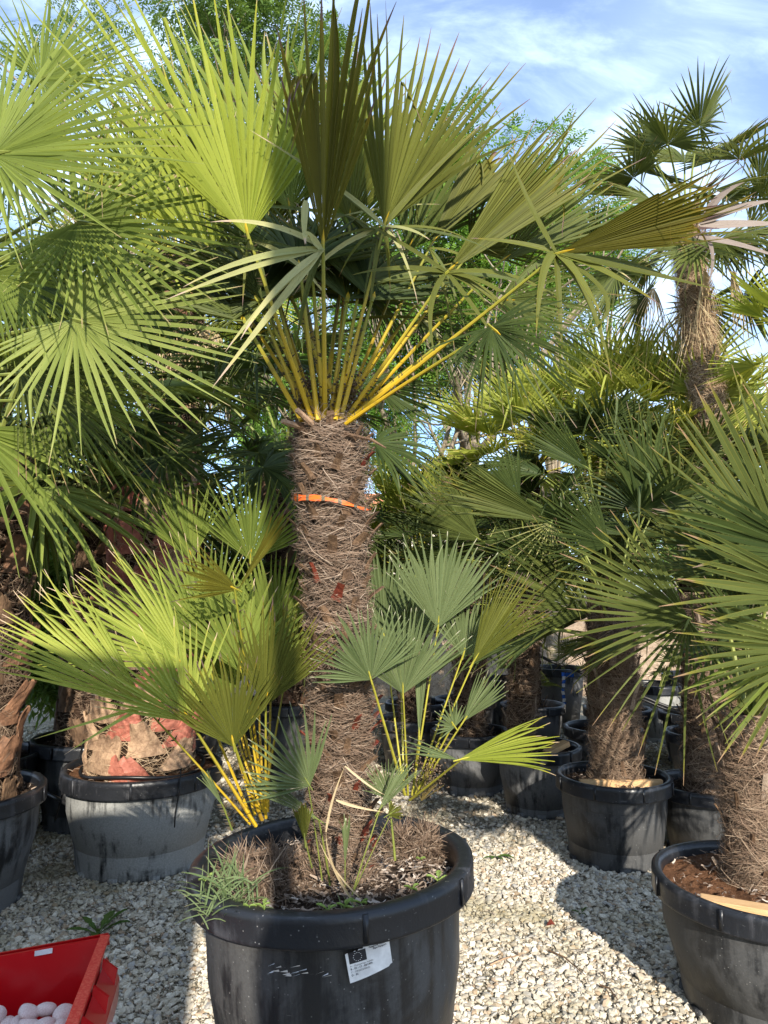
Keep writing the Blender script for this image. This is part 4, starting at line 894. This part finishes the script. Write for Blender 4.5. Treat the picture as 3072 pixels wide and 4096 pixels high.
# weeds and grass in the pot
def grass_tuft(name, parent, c, r, h, n, seed, mat='grass', L=(.05, .13)):
    R = np.random.RandomState(seed); a = R.rand(n)*6.283; q = R.rand(n)*r
    p = np.stack([c[0]+q*np.cos(a), c[1]+q*np.sin(a), np.full(n, c[2])+R.rand(n)*h*.6], -1); d = nrm(np.stack([R.normal(0, .6, n), R.normal(0, .6, n), R.uniform(.2, 1.3, n)], -1))
    l = R.uniform(*L, n); s = np.linspace(0, 1, 5)[None, :, None]; PP = p[:, None]+d[:, None]*l[:, None, None]*s+np.array([0, 0, -1])*(l[:, None, None]*s*s*R.uniform(0, .6, (n, 1, 1)))
    sd = nrm(np.cross(nrm(np.gradient(PP, axis=1)), np.array([.1, -1, .3]))+R.normal(0, .3, (n, 1, 3))); wd = R.uniform(.0009, .0026, n)[:, None]*np.array([.7, 1, .9, .6, .1])
    mb = MB(); ribbons(mb, PP, sd, wd)
    return mb.build(name, M[mat], parent)
g1 = ML(P(215, 885, 1.82)); g1.z = .60
grass_tuft('grass_tuft', main, (g1.x+.02, g1.y+.04, .60), .075, .16, 130, 3)
g2 = ML(P(355, 900, 1.85)); grass_tuft('grass_tuft', main, (g2.x, g2.y, .605), .06, .02, 34, 4, L=(.04, .09))
def weed(name, parent, c, n, L, seed, mat='weed', wd=.35, up=.6):
    R = np.random.RandomState(seed); mb = MB()
    for i in range(n):
        a = i*2.4+R.rand(); d = nrm(np.array([math.cos(a), math.sin(a), up*R.uniform(.5, 1.5)])); l = L*R.uniform(.6, 1.1); pts = np.array([np.array(c)+d*l*s+np.array([0, 0, -.35*l*s*s]) for s in np.linspace(0, 1, 9)])
        sd = nrm(np.cross(d, [0, 0, 1.0])); w_ = l*wd*.5*np.array([.08, .12, .35, .7, .75, .95, .85, .55, .03])*(1+.15*np.array([0, 1, -1, 1, -1, 1, -1, 1, 0]))
        V = np.stack([pts-sd*w_[:, None], pts+np.array([0, 0, -.004]), pts+sd*w_[:, None]], 1).reshape(-1, 3); Q = []
        for k in range(8): o = 3*k; Q += [(o, o+1, o+4, o+3), (o+1, o+2, o+5, o+4)]
        mb.add(V, Q, None, np.stack([np.repeat(np.linspace(0, .9, 9), 3), np.tile([i+.1, i+.5, i+.9], 9)], 1))
    return mb.build(name, M[mat], parent)
for (px, py, Y, n, L, s) in ((263, 900, 1.80, 4, .035, 1), (249, 900, 1.80, 3, .022, 2), (328, 905, 1.78, 4, .035, 3), (345, 897, 1.80, 4, .035, 4), (361, 893, 1.82, 3, .03, 5), (412, 884, 1.9, 3, .03, 6), (438, 872, 1.95, 4, .045, 7), (206, 858, 1.95, 2, .035, 8), (420, 838, 2.1, 3, .02, 9)):
    p = ML(P(px, py, Y)); p.z = max(.60, min(p.z, .66)); weed('weed', main, p, n, L, s)

# the pot-bound parts were laid out in the pot's own space; park the tape on its trunk
# ================================================================ OTHER POTTED PALMS
ROWG = 'potted palms standing in rows on the gravel'
def palm(name, label, x, y, r, h, style, top, tr=(.11, .11), tx=0.0, ty=0.0, key='wind', nf=18, scale=1.0, seed=0, body='pot', soil='soil', nfib=3500, rows=None, els=None, fill=.86, chips=150, group=ROWG, dead=0, az=None, taper=.8, potless=False, tbx=0.0, tby=0.0):
    rg = None; o = thing(name, label, 'potted palm' if not potless else 'palm', (x, y, 0), group); rg = random.Random(seed*17+3)
    if not potless: pot(o, r, h, seed, body, soil, fill, chips, taper=taper)
    z0 = h*fill-.02 if not potless else 0
    trunk('trunk', o, (tbx, tby, z0), (tx, ty, top), tr[0], tr[1], style, rg, seed+40, nf=nfib, rows=rows)
    crown(o, key, (tx, ty, top), nf, rg, scale, els, az=az)
    if dead: crown(o, 'straw', (tx, ty, top-.1), dead, rg, scale*.8, (-50, -75), name='dead_frond')
    return o
# right-hand row
p5 = palm('potted_windmill_palm', 'short shaggy-trunked windmill palm in the pot cut off by the right edge', 1.28, 2.62, .36, .42, 'wind', .94, (.082, .088), tx=-.01, ty=.02, tbx=-.03, tby=.02, key='wind', nf=7, scale=.95, seed=5, soil='soil_or', nfib=9000, rows=26, els=(60, 30), fill=.90, chips=300, az=(-1.3, 1.3))
p3 = palm('potted_windmill_palm', 'windmill palm in the clean black pot with a level pine board', 1.19, 3.98, .295, .42, 'wind', 1.30, (.115, .12), tx=.03, tbx=0.0, key='windk', nf=14, scale=.9, seed=3, nfib=7000, rows=22, els=(75, 45, 15), fill=.88, taper=.86)
p4 = palm('potted_windmill_palm', 'windmill palm in the low black pot tucked between the two biggest pots on the right', 1.72, 4.05, .29, .36, 'wind', 1.32, (.10, .11), tx=.03, tbx=-.03, key='wind', nf=14, scale=.95, seed=4, nfib=6000, rows=24, els=(75, 45, 15))
p2 = palm('potted_windmill_palm', 'windmill palm in the dusty black pot left of the one with the level board', .96, 4.78, .27, .40, 'wind', 1.45, (.085, .09), tx=-.04, tbx=-.10, key='windk', nf=14, scale=.9, seed=2, body='pot_grey', nfib=3500, rows=20, els=(75, 45, 15))
p6 = palm('potted_windmill_palm', 'windmill palm in the third black pot back, behind the grey-green offshoot', .60, 5.25, .28, .40, 'wind', 1.5, (.12, .10), tx=0, key='windk', nf=12, scale=.9, seed=6, body='pot_grey', nfib=3500, rows=20, els=(75, 45, 15))
p7 = palm('potted_windmill_palm', 'windmill palm just right of the big hairy trunk, far end of the row', .22, 5.75, .27, .40, 'wind', 1.4, (.11, .10), key='windk', nf=12, scale=.9, seed=7, nfib=2500, rows=20, els=(75, 45, 15))
# custom fans of the near right palm and its neighbours
def L5(o): 
    l = o.location.copy(); return lambda q: P(*q)-l
def addf(o, base, lst, rg):
    f = L5(o)
    for h_, t_, kw in lst:
        kw = dict(kw); kw.setdefault('leaf', 'l_mid'); kw.setdefault('pet', 'pet_g'); kw.setdefault('pr', (.010, .006)); kw.setdefault('cup', 10)
        frond(o, base, f(h_), f(t_), rg, thorns=False, one=True, sag=.06, **kw)
rg = random.Random(77)
addf(p5, Vector((-.01, .02, .93)), [  # darker leaf tones hold the soft shade on this palm
 ((800,580,2.4),(690,395,2.4), dict(S=26,nseg=13,fuse=.42,shrink=.05,wmul=1.2,taper=3.0,leaf='l_mid',droop=.0)),
 ((815,500,2.6),(760,360,2.6), dict(S=30,nseg=12,fuse=.4,shrink=.1,wmul=1.2,taper=3.0)),
 ((688,618,2.35),(560,560,2.3), dict(S=46,nseg=20,fuse=.40,shrink=.1,wmul=1.15,taper=2.4)),
 ((688,620,2.35),(635,750,2.3), dict(S=60,nseg=13,fuse=.15,shrink=.2,wmul=1.0,droop=.05,taper=2.4)),
 ((825,560,2.2),(655,505,2.1), dict(S=22,nseg=11,fuse=.5,shrink=.1,wmul=1.15,taper=2.6,leaf='l_dark')),
 ((830,600,2.1),(665,560,2.0), dict(S=20,nseg=10,fuse=.5,shrink=.1,wmul=1.15,taper=2.6,leaf='l_mid')),
 ((830,650,2.1),(680,640,2.0), dict(S=22,nseg=11,fuse=.45,shrink=.1,wmul=1.15,taper=2.6)),
 ((815,640,2.2),(690,695,2.1), dict(S=20,nseg=8,fuse=.3,shrink=.1,wmul=1.15,taper=2.6,leaf='l_left')),
 ((805,650,2.4),(722,745,2.3), dict(S=25,nseg=7,fuse=.3,shrink=.1,wmul=1.15,taper=2.6)),
 ((780,520,2.7),(700,450,2.8), dict(S=50,nseg=18,fuse=.4,shrink=.1,leaf='l_dark',taper=2.2)),
 ((745,560,2.7),(650,520,2.8), dict(S=50,nseg=18,fuse=.4,shrink=.1,leaf='l_dark',taper=2.2)),
 ((745,640,2.6),(700,560,2.6), dict(S=60,nseg=20,fuse=.4,shrink=.1,leaf='l_dark',taper=2.2)),
 ((765,610,2.6),(770,500,2.6), dict(S=60,nseg=20,fuse=.4,shrink=.1,leaf='l_dark',taper=2.2)),
], rg)
addf(p3, Vector((.03, 0, 1.30)), [
 ((551,523,3.6),(432,478,3.5), dict(S=19,nseg=22,fuse=.70,shrink=.1,wmul=1.3,cup=28,leaf='l_mid')),
 ((551,523,3.6),(520,610,3.5), dict(S=60,nseg=12,fuse=.1,shrink=.2,wmul=.7,leaf='l_tan',droop=.05)),
 ((650,505,3.9),(618,398,3.9), dict(S=34,nseg=20,fuse=.5,shrink=.1,leaf='l_dark')),
 ((588,612,3.5),(498,560,3.4), dict(S=50,nseg=24,fuse=.45,shrink=.1,leaf='l_mid')),
 ((590,470,3.8),(520,420,3.8), dict(S=30,nseg=20,fuse=.55,shrink=.1,leaf='l_dark',cup=20)),
 ((610,545,3.5),(540,500,3.4), dict(S=50,nseg=24,fuse=.45,shrink=.1,leaf='l_dark')),
 ((560,570,3.7),(480,540,3.6), dict(S=45,nseg=22,fuse=.5,shrink=.1,leaf='l_dark')),
], rg)
addf(p2, Vector((-.04, 0, 1.45)), [
 ((480,540,4.4),(400,480,4.3), dict(S=40,nseg=22,fuse=.5,shrink=.1,leaf='l_mid')),
 ((470,560,4.4),(385,560,4.3), dict(S=35,nseg=22,fuse=.5,shrink=.1,leaf='l_dark')),
 ((520,500,4.6),(470,450,4.6), dict(S=50,nseg=22,fuse=.5,shrink=.1,leaf='l_dark')),
], rg)
# background sunlit palms
BG = 'sunlit back-row palms'
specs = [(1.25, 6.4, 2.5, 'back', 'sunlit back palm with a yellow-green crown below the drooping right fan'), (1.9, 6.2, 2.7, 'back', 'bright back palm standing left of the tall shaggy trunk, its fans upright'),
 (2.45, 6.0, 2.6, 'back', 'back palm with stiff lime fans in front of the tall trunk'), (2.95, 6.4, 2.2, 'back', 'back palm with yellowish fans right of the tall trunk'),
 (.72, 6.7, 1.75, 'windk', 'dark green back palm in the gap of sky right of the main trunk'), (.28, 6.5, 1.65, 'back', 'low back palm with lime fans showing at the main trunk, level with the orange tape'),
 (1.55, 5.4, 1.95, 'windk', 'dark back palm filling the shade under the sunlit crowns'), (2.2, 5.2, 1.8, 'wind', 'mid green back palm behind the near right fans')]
for i, (x, y, top, key, lab) in enumerate(specs):
    palm('potted_fan_palm', lab, x, y, .27, .40, 'wind', top, (.09, .09), key=key, nf=28, scale=1.05 if key != 'back' else 1.15, seed=60+i, body=('pot_grey', 'pot')[i % 2], nfib=900, rows=14, els=(75, 45, 15) if key != 'back' else (80, 50, 20), chips=0, group=BG)
tp = P(684, 195, 5.4)
tb_ = P(716, 400, 5.4)
palm('tall_windmill_palm', 'tall windmill palm with dark fans and a straw-skirted trunk against the open sky', tb_.x+.12, 5.4, .3, .45, 'wind', tp.z-.15, (.125, .11), tx=tp.x-tb_.x-.12, tbx=0, key='wind', nf=30, scale=.98, seed=90, nfib=12000, rows=80, group=None, dead=9, chips=0)
for o_ in bpy.data.objects:
    if o_.name.startswith('trunk') and o_.parent and o_.parent.name == 'tall_windmill_palm': o_.data.materials[1] = M['fib_tan']; o_.data.materials[0] = M['boot']  # lighter fibre: sunlight put into this trunk's colour
pr_ = P(800, 330, 4.6)
palm('potted_fan_palm', 'palm at the right edge whose yellow-tipped fans poke in against the sky', pr_.x+.1, 4.6, .28, .4, 'wind', pr_.z-.1, (.1, .1), key='back', nf=16, scale=.8, seed=91, nfib=500, rows=10, els=(50, 20, -10), group=BG, chips=0)

# left side
LG = 'stout palms crowded on the left'
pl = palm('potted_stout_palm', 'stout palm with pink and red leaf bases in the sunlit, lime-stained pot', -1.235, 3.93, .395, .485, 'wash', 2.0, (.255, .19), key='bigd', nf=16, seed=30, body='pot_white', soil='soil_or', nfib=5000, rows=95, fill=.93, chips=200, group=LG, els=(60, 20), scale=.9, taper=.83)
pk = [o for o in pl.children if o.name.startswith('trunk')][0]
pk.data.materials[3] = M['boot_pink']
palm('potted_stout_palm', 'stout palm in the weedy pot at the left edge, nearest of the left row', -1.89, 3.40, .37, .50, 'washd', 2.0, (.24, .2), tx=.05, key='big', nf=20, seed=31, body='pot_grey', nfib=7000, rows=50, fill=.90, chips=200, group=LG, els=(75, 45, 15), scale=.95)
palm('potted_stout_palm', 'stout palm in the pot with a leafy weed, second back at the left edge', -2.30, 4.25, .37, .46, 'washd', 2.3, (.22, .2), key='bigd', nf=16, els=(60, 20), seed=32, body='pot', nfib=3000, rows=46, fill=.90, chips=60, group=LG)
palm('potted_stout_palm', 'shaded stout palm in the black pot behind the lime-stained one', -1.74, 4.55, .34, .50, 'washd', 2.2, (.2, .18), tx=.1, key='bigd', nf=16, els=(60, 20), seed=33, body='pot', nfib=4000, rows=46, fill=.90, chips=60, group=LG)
palm('potted_stout_palm', 'tall stout palm at the back left with straw-coloured dead leaves under its crown', -1.50, 5.5, .36, .6, 'washd', 3.9, (.19, .17), tx=-.05, key='back', nf=30, scale=1.25, seed=34, body='pot', nfib=4000, rows=70, chips=0, group=LG, dead=22)
crown([o_ for o_ in bpy.data.objects if 'straw-coloured' in str(o_.get('label'))][0], 'straw', (-.05, 0, 4.5), 16, random.Random(6), 1.05, (40, 0), name='dead_frond')
palm('potted_stout_palm', 'leafy palm at the back left beside the tall straw-skirted one', -2.9, 5.3, .36, .6, 'washd', 3.0, (.19, .17), key='big', nf=26, seed=35, body='pot', nfib=1200, rows=30, chips=0, group=LG)
palm('potted_stout_palm', 'palm just left of the main trunk in the back row with drooping dark leaves', -.75, 5.6, .34, .55, 'washd', 2.35, (.17, .15), key='bigd', nf=20, seed=36, body='pot', nfib=2500, rows=40, chips=0, group=LG)
nl = palm('potted_stout_palm', 'near left palm whose huge sunlit fans reach in from outside the picture', -2.15, 2.35, .36, .6, 'washd', 1.9, (.2, .18), key='big', nf=4, seed=37, body='pot', nfib=1200, rows=30, chips=0, group=LG, az=(2.2, 4.4), els=(45, 15))
rg = random.Random(99); f = L5(nl)
BL = Vector((0, 0, 1.9))
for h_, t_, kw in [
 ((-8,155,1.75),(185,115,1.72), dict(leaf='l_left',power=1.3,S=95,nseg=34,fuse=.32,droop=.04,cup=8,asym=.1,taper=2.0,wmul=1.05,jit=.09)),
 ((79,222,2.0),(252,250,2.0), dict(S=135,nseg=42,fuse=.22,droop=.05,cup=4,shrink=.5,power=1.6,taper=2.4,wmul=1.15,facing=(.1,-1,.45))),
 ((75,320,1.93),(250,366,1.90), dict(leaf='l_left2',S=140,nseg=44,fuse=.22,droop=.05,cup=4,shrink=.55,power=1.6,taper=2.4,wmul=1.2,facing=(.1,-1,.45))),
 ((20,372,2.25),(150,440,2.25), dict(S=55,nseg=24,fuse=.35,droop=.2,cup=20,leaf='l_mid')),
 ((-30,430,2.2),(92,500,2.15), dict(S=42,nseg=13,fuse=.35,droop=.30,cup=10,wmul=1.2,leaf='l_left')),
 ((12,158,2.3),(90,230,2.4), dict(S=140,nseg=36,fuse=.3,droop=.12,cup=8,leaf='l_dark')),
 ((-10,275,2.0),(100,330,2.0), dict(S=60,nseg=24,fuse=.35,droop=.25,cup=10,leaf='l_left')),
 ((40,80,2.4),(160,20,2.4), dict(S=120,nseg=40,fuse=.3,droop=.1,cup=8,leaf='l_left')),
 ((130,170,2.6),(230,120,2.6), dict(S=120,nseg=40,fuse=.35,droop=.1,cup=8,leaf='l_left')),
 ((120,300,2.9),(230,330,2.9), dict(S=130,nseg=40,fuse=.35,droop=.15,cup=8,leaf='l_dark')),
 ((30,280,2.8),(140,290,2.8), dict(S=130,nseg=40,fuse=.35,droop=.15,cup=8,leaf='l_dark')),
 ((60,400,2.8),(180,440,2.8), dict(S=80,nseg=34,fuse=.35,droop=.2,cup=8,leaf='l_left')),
]:
    kw = dict(kw); kw.setdefault('leaf', 'l_left'); kw.setdefault('pr', (.013, .008))
    kw.setdefault('jit', .07); kw.setdefault('brk', .05); frond(nl, BL, f(h_), f(t_), rg, pet='pet_g', one=True, sag=.05, **kw)

# far grey pots beyond the row, with blue ribbon
FG = 'pale empty-looking pots at the far end of the yard'
for i, (x, y, r, h, body, lab, nf) in enumerate([(1.75, 7.6, .27, .57, 'pot_grey', 'grey far pot with a blue ribbon hanging from its rim, seen under the palms', 8), (2.45, 6.9, .26, .5, 'pot_white', 'pale far pot right of the ribboned one, in sun', 6), (2.95, 7.2, .3, .55, 'pot_white', 'whitish far pot leaning in the gap behind the right trunks', 6), (-.62, 6.9, .3, .5, 'pot_white', 'pale sunlit far pot seen left of the hairy trunk', 6), (1.15, 7.3, .27, .5, 'pot_grey', 'grey far pot partly hidden by thin trunks', 8), (3.6, 6.6, .3, .55, 'pot_grey', 'far pot with a blue ribbon at the right edge', 6)]):
    o = thing('potted_plant', lab, 'potted plant', (x, y, 0), FG); pt = pot(o, r, h, 70+i, body, 'soil', .88, 0, taper=.78)
    R_ = random.Random(i); crown(o, 'wind', (0, 0, h*.9), nf, R_, .5, (75, 45))
    if i in (0, 5):
        mb = MB(); 
        for k in range(9): 
            z = h-.02-k*.035; mb.add([(-.035+.01*math.sin(k), -r-.02, z), (-.005+.01*math.sin(k), -r-.022, z-.005), (-.005, -r-.02, z-.036), (-.035, -r-.022, z-.04)], [(0, 1, 2, 3)], m=k % 2)
            if k < 4: mb.add([(.0+k*.02, -r-.02, h-.03), (.02+k*.02, -r-.03, h-.02), (.02+k*.02, -r-.03, h-.06), (k*.02, -r-.02, h-.07)], [(0, 1, 2, 3)], m=0)
        mb.build('ribbon', [M['blue'], M['white']], o)

# ================================================================ LOOSE THINGS
def board(label, p0, p1, w_, th, zr=0.0):
    p0 = Vector(p0); p1 = Vector(p1); c = (p0+p1)/2; d = p1-p0
    mb = MB(); L = d.length
    bm_ = np.array([(x, y, z) for x in (-L/2, -L/2+.004, L/2-.004, L/2) for (y, z) in ((-w_/2, -th/2), (w_/2, -th/2), (w_/2, th/2), (-w_/2, th/2))])
    bm_[:4, 1:] *= .97; bm_[-4:, 1:] *= .97
    mb.add(bm_, [(4*k+j, 4*k+(j+1) % 4, 4*k+4+(j+1) % 4, 4*k+4+j) for k in range(3) for j in range(4)]+[(3, 2, 1, 0), (12, 13, 14, 15)])
    o = mb.build('wooden_board', M['wood']); o.location = c
    o.rotation_euler = d.to_track_quat('X', 'Z').to_euler(); o.rotation_euler.rotate_axis('X', zr)
    return tag(o, label, 'board', 'pine boards wedged in the pots')
board('pine board lying level across the front of a clean black pot, below a shaggy trunk', (.985, 3.865, .395), (1.40, 3.865, .395), .03, .045)
board('short pine board slanting up against a thin trunk in the dusty pot', (.98, 4.62, .38), (1.12, 4.68, .43), .06, .03)
board('long pine board sloping along the inside of the cut-off pot at right', (1.00, 2.46, .395), (1.40, 2.30, .385), .05, .045)
# hose
mb = MB(); hp = [P(470, 655, 6.2), P(497, 648, 5.6), P(540, 655, 5.3), P(590, 678, 5.2), P(640, 697, 5.1), P(690, 712, 5.0), P(720, 722, 4.9), P(760, 735, 4.8)]
pts = []
for i in range(len(hp)-1): 
    for s in range(5): pts.append(hp[i].lerp(hp[i+1], s/5)+Vector((0, 0, .01*math.sin(i*2+s))))
tube(mb, pts, .011, 8); tube(mb, [p+Vector((0.02, .06, -.03)) for p in pts[18:]], .009, 8)
tag(mb.build('irrigation_hose', M['hose'], smooth=True), 'black irrigation hose strung between the trunks at the right, above the gravel', 'hose')
mb = MB(); cx, cy = -1.235, 3.93; pts = [(cx+.30*math.cos(a), cy+.30*math.sin(a), .475+.012*math.sin(3*a)) for a in np.linspace(math.radians(170), math.radians(400), 40)]
tube(mb, pts, .009, 8); pts2 = [(cx+.30*math.cos(-.9), cy+.30*math.sin(-.9), .49), (cx+.27, cy-.29, .52), (cx+.275, cy-.31, .44), (cx+.255, cy-.315, .33), (cx+.25, cy-.30, .26)]
tube(mb, pts2, .0035, 6); tag(mb.build('drip_hose', M['hose'], smooth=True), 'black drip hose coiled on the soil of the lime-stained pot', 'hose')
mb = MB(); tube(mb, [P(84, 740, 4.1), P(78, 765, 4.0), P(62, 795, 4.0), P(55, 820, 4.1)], .006, 6); tube(mb, [P(40, 790, 3.9), P(60, 800, 3.85), P(90, 818, 3.8), P(100, 822, 3.8)], .010, 6)
tag(mb.build('drip_hose', M['hose'], smooth=True), 'black hose hanging between the left pots in the shade', 'hose')
# wild plants on the gravel
tag(weed('dandelion_weed', None, (P(113, 880, 3.25).x, 3.1, .015), 8, .17, 21, 'weed_dk', .22, 1.1), 'dark green dandelion weed growing from the shaded gravel before the lime-stained pot', 'weed', 'weeds in the gravel')
tag(weed('gravel_weed', None, (P(498, 845, 3.9).x, 3.95, .015), 6, .10, 22, 'weed_dk', .25, .4), 'flat dark weed on the gravel left of the clean black pot', 'weed', 'weeds in the gravel')
tag(weed('gravel_weed', None, (P(575, 892, 3.4).x, 3.3, .012), 5, .05, 23, 'weed_dk', .2, .8), 'tiny tuft of weed in the middle of the sunny gravel', 'weed', 'weeds in the gravel')
R = np.random.RandomState(12); mb = MB(); n_ = 700
y = R.uniform(2.2, 5.2, n_); x = R.uniform(-.55, .6, n_)*y; dd = nrm(np.stack([R.normal(0, 1, n_), R.normal(0, 1, n_), R.normal(0, .12, n_)], -1)); l_ = R.uniform(.008, .05, n_)**1.0
PP = np.stack([x, y, R.uniform(.010, .018, n_)], -1)[:, None]+dd[:, None]*l_[:, None, None]*np.linspace(-.5, .5, 4)[None, :, None]+np.array([0, 0, .004])*np.array([0, 1, 1, 0])[None, :, None]
ribbons(mb, PP, nrm(np.cross(dd, [0, 0, 1.0]))[:, None].repeat(4, 1), R.uniform(.0008, .003, n_)[:, None].repeat(4, 1))
o_ = kind(mb.build('leaf_litter', M['chip']), 'stuff'); o_['label'] = 'scattered brown plant scraps lying on the gravel'; o_['category'] = 'litter'
# fallen twigs and a dead leaf
for i, (a, b, lab) in enumerate([((490, 965), (520, 955), 'pale dry twig lying on gravel by the big pot'), ((548, 950), (585, 975), 'long thin root lying on the gravel at the bottom'), ((600, 985), (618, 1000), 'short brown twig on the gravel at the bottom')]):
    def gp(px, py): 
        d = P(px, py, 1.0)-Vector((0, 0, H)); s = -(H-.02)/d.z; return Vector((0, 0, H))+d*s
    A, B = gp(*a), gp(*b); mb = MB(); tube(mb, [A, A.lerp(B, .4)+Vector((.01, .01, .004)), B], [.004, .003, .0015], 5); tag(mb.build('twig', M['boot_tan' if i == 0 else 'boot']), lab, 'twig', 'twigs on the gravel')
mb = MB(); d0 = gp(551, 926); mb.add([d0+Vector(v) for v in ((-.02, 0, 0), (0, -.015, .012), (.018, .004, .004), (.004, .02, .02), (-.006, .004, .022))], None, [(0, 1, 4), (1, 2, 4), (2, 3, 4), (3, 0, 4)])
tag(mb.build('dead_leaf', M['boot_red']), 'curled dark red dead leaf on the open gravel', 'leaf')

# red open-fronted bin with pebbles
bn = thing('red_bin', 'red plastic open-fronted picking bin holding pink-white pebbles at the bottom left', 'bin', (0, 0, 0))
bo = P(40, 1010, 1.9); bn.location = (bo.x, bo.y, 0)
f = lambda px, py, Y: P(px, py, Y)-bn.location
mb = MB()
# corners of the bin
TRB = f(107, 936, 2.02); TLB = f(-70, 968, 2.0); TRF = f(70, 1034, 1.55); TLF = f(-120, 1060, 1.5)
def dn(p, z, dx=0, dy=0): return Vector((p.x+dx, p.y+dy, z))
BRB, BLB, BRF, BLF = dn(TRB, .10, -.03, -.05), dn(TLB, .10, .03, -.05), dn(TRF, .10, -.03, .02), dn(TLF, .10, .03, .02)
th = .007
def wallq(p, q, r_, s, inn, m=0):
    inn = Vector(inn)*th; V = [p, q, r_, s, p+inn, q+inn, r_+inn, s+inn]
    mb.add([tuple(v) for v in V], [(0, 1, 2, 3), (7, 6, 5, 4), (0, 4, 5, 1), (1, 5, 6, 2), (2, 6, 7, 3), (3, 7, 4, 0)], m=m)
wallq(TLB, TRB, BRB, BLB, (0, -1, 0)); wallq(TRB, TRF, BRF, BRB, (-1, 0, 0)); wallq(TLB, TLF, BLF, BLB, (1, 0, 0)); wallq(BLB, BRB, BRF, BLF, (0, 0, 1))
FM = dn(TRF, .33, -.01, 0); FL = dn(TLF, .33, .01, 0); wallq(FL, FM, BRF, BLF, (0, 1, 0))
# outside stiffening ribs and rolled flange on the right side and the back
for s in (.12, .42, .72):
    a = TRB.lerp(TRF, s); b = BRB.lerp(BRF, s); wallq(a+Vector((.002, 0, -.03)), a+Vector((.035, .01, -.06)), b+Vector((.03, 0, 0)), b+Vector((.002, 0, 0)), (0, -1, 0))
a0, a1 = TRB+Vector((0, 0, -.05)), TRF+Vector((0, 0, -.05)); wallq(a0, a1, a1+Vector((.035, 0, -.05)), a0+Vector((.035, 0, -.05)), (0, 0, -1)); wallq(a0+Vector((.036, 0, -.052)), a1+Vector((.036, 0, -.052)), a1+Vector((.034, 0, -.11)), a0+Vector((.034, 0, -.11)), (-1, 0, 0))
wallq(TLB+Vector((0, .006, .003)), TRB+Vector((0, .006, .003)), TRB+Vector((0, .018, -.03)), TLB+Vector((0, .018, -.03)), (0, .8, 0))
mb.build('body', M['red'], bn)
mb = MB(); ed = [TRB+Vector((-.004, -.002, .004)), TRB.lerp(TRF, .5)+Vector((-.004, 0, .004)), TRF+Vector((-.004, 0, .004))]
wv = Vector((.012, 0, 0)); V = []
for p in ed: V += [p-wv, p+wv, p+wv+Vector((0, 0, -.008)), p-wv+Vector((0, 0, -.008))]
mb.add([tuple(v) for v in V], [(4*k+j, 4*k+(j+1) % 4, 4*k+4+(j+1) % 4, 4*k+4+j) for k in range(2) for j in range(4)]+[(0, 1, 2, 3), (11, 10, 9, 8)]); mb.build('worn_rim', M['rededge'], bn)
mb = MB(); A = TLB.lerp(TRB, .60); B_ = TLB.lerp(TRB, .70); o_ = Vector((0, -.010, -.001)); wallq(A+o_, B_+o_, B_+o_+Vector((0, -.001, -.012)), A+o_+Vector((0, -.001, -.012)), (0, -.2, 0)); mb.build('label_strip', M['white'], bn)
mb = MB(); hc = TLB.lerp(TRB, .87)+Vector((0, -.009, -.055)); mb.add([tuple(hc+Vector((.007*math.cos(a), 0, .007*math.sin(a)))) for a in np.linspace(0, 2*math.pi, 12, endpoint=False)]+[tuple(hc)], None, [(12, (k+1) % 12, k) for k in range(12)]); mb.build('screw_hole', M['fib_grey'], bn)
# pebbles: heap in the bin
def pebble_mesh(seed):
    R = np.random.RandomState(seed); import bmesh
    bm = bmesh.new(); bmesh.ops.create_icosphere(bm, subdivisions=3, radius=1.0); k = R.normal(0, 1, (5, 3)); sc3 = np.array([1.0, R.uniform(.68, .9), R.uniform(.5, .7)])
    for v in bm.verts:
        p = np.array(v.co); q = 1+sum(.07*math.sin(float(np.dot(k[j], p))*1.6+j) for j in range(5)); pw = np.sign(p)*np.abs(p)**.82; v.co = Vector(pw*q*sc3)
    me = bpy.data.meshes.new('pebble'); bm.to_mesh(me); bm.free()
    for p_ in me.polygons: p_.use_smooth = True
    me.materials.append(M['pebble']); return me
PM = [pebble_mesh(s) for s in range(5)]
rp = random.Random(4); k = 0
zb = P(60, 1019, 1.84).z
for row in range(5):
    for col in range(12):
        x = bn.location.x-.22+col*.034*1.05+rp.uniform(-.01, .01); y = 1.88-row*.045+rp.uniform(-.01, .01)
        hx = .018*math.sin(col*.9+1.2)
        o = bpy.data.objects.new('pebble', PM[rp.randrange(5)]); C.objects.link(o); s = rp.uniform(.021, .030); o.scale = (s, s, s)
        o.location = (x, y, zb-.012*row+hx+rp.uniform(-.006, .008)-.02+(.0 if col % 3 else .012)); o.rotation_euler = (rp.uniform(-.5, .5), rp.uniform(-.5, .5), rp.uniform(0, 6))
        tag(o, 'smooth pink-white pebble lying in the heap inside the red bin', 'pebble', 'pebbles in the red bin')
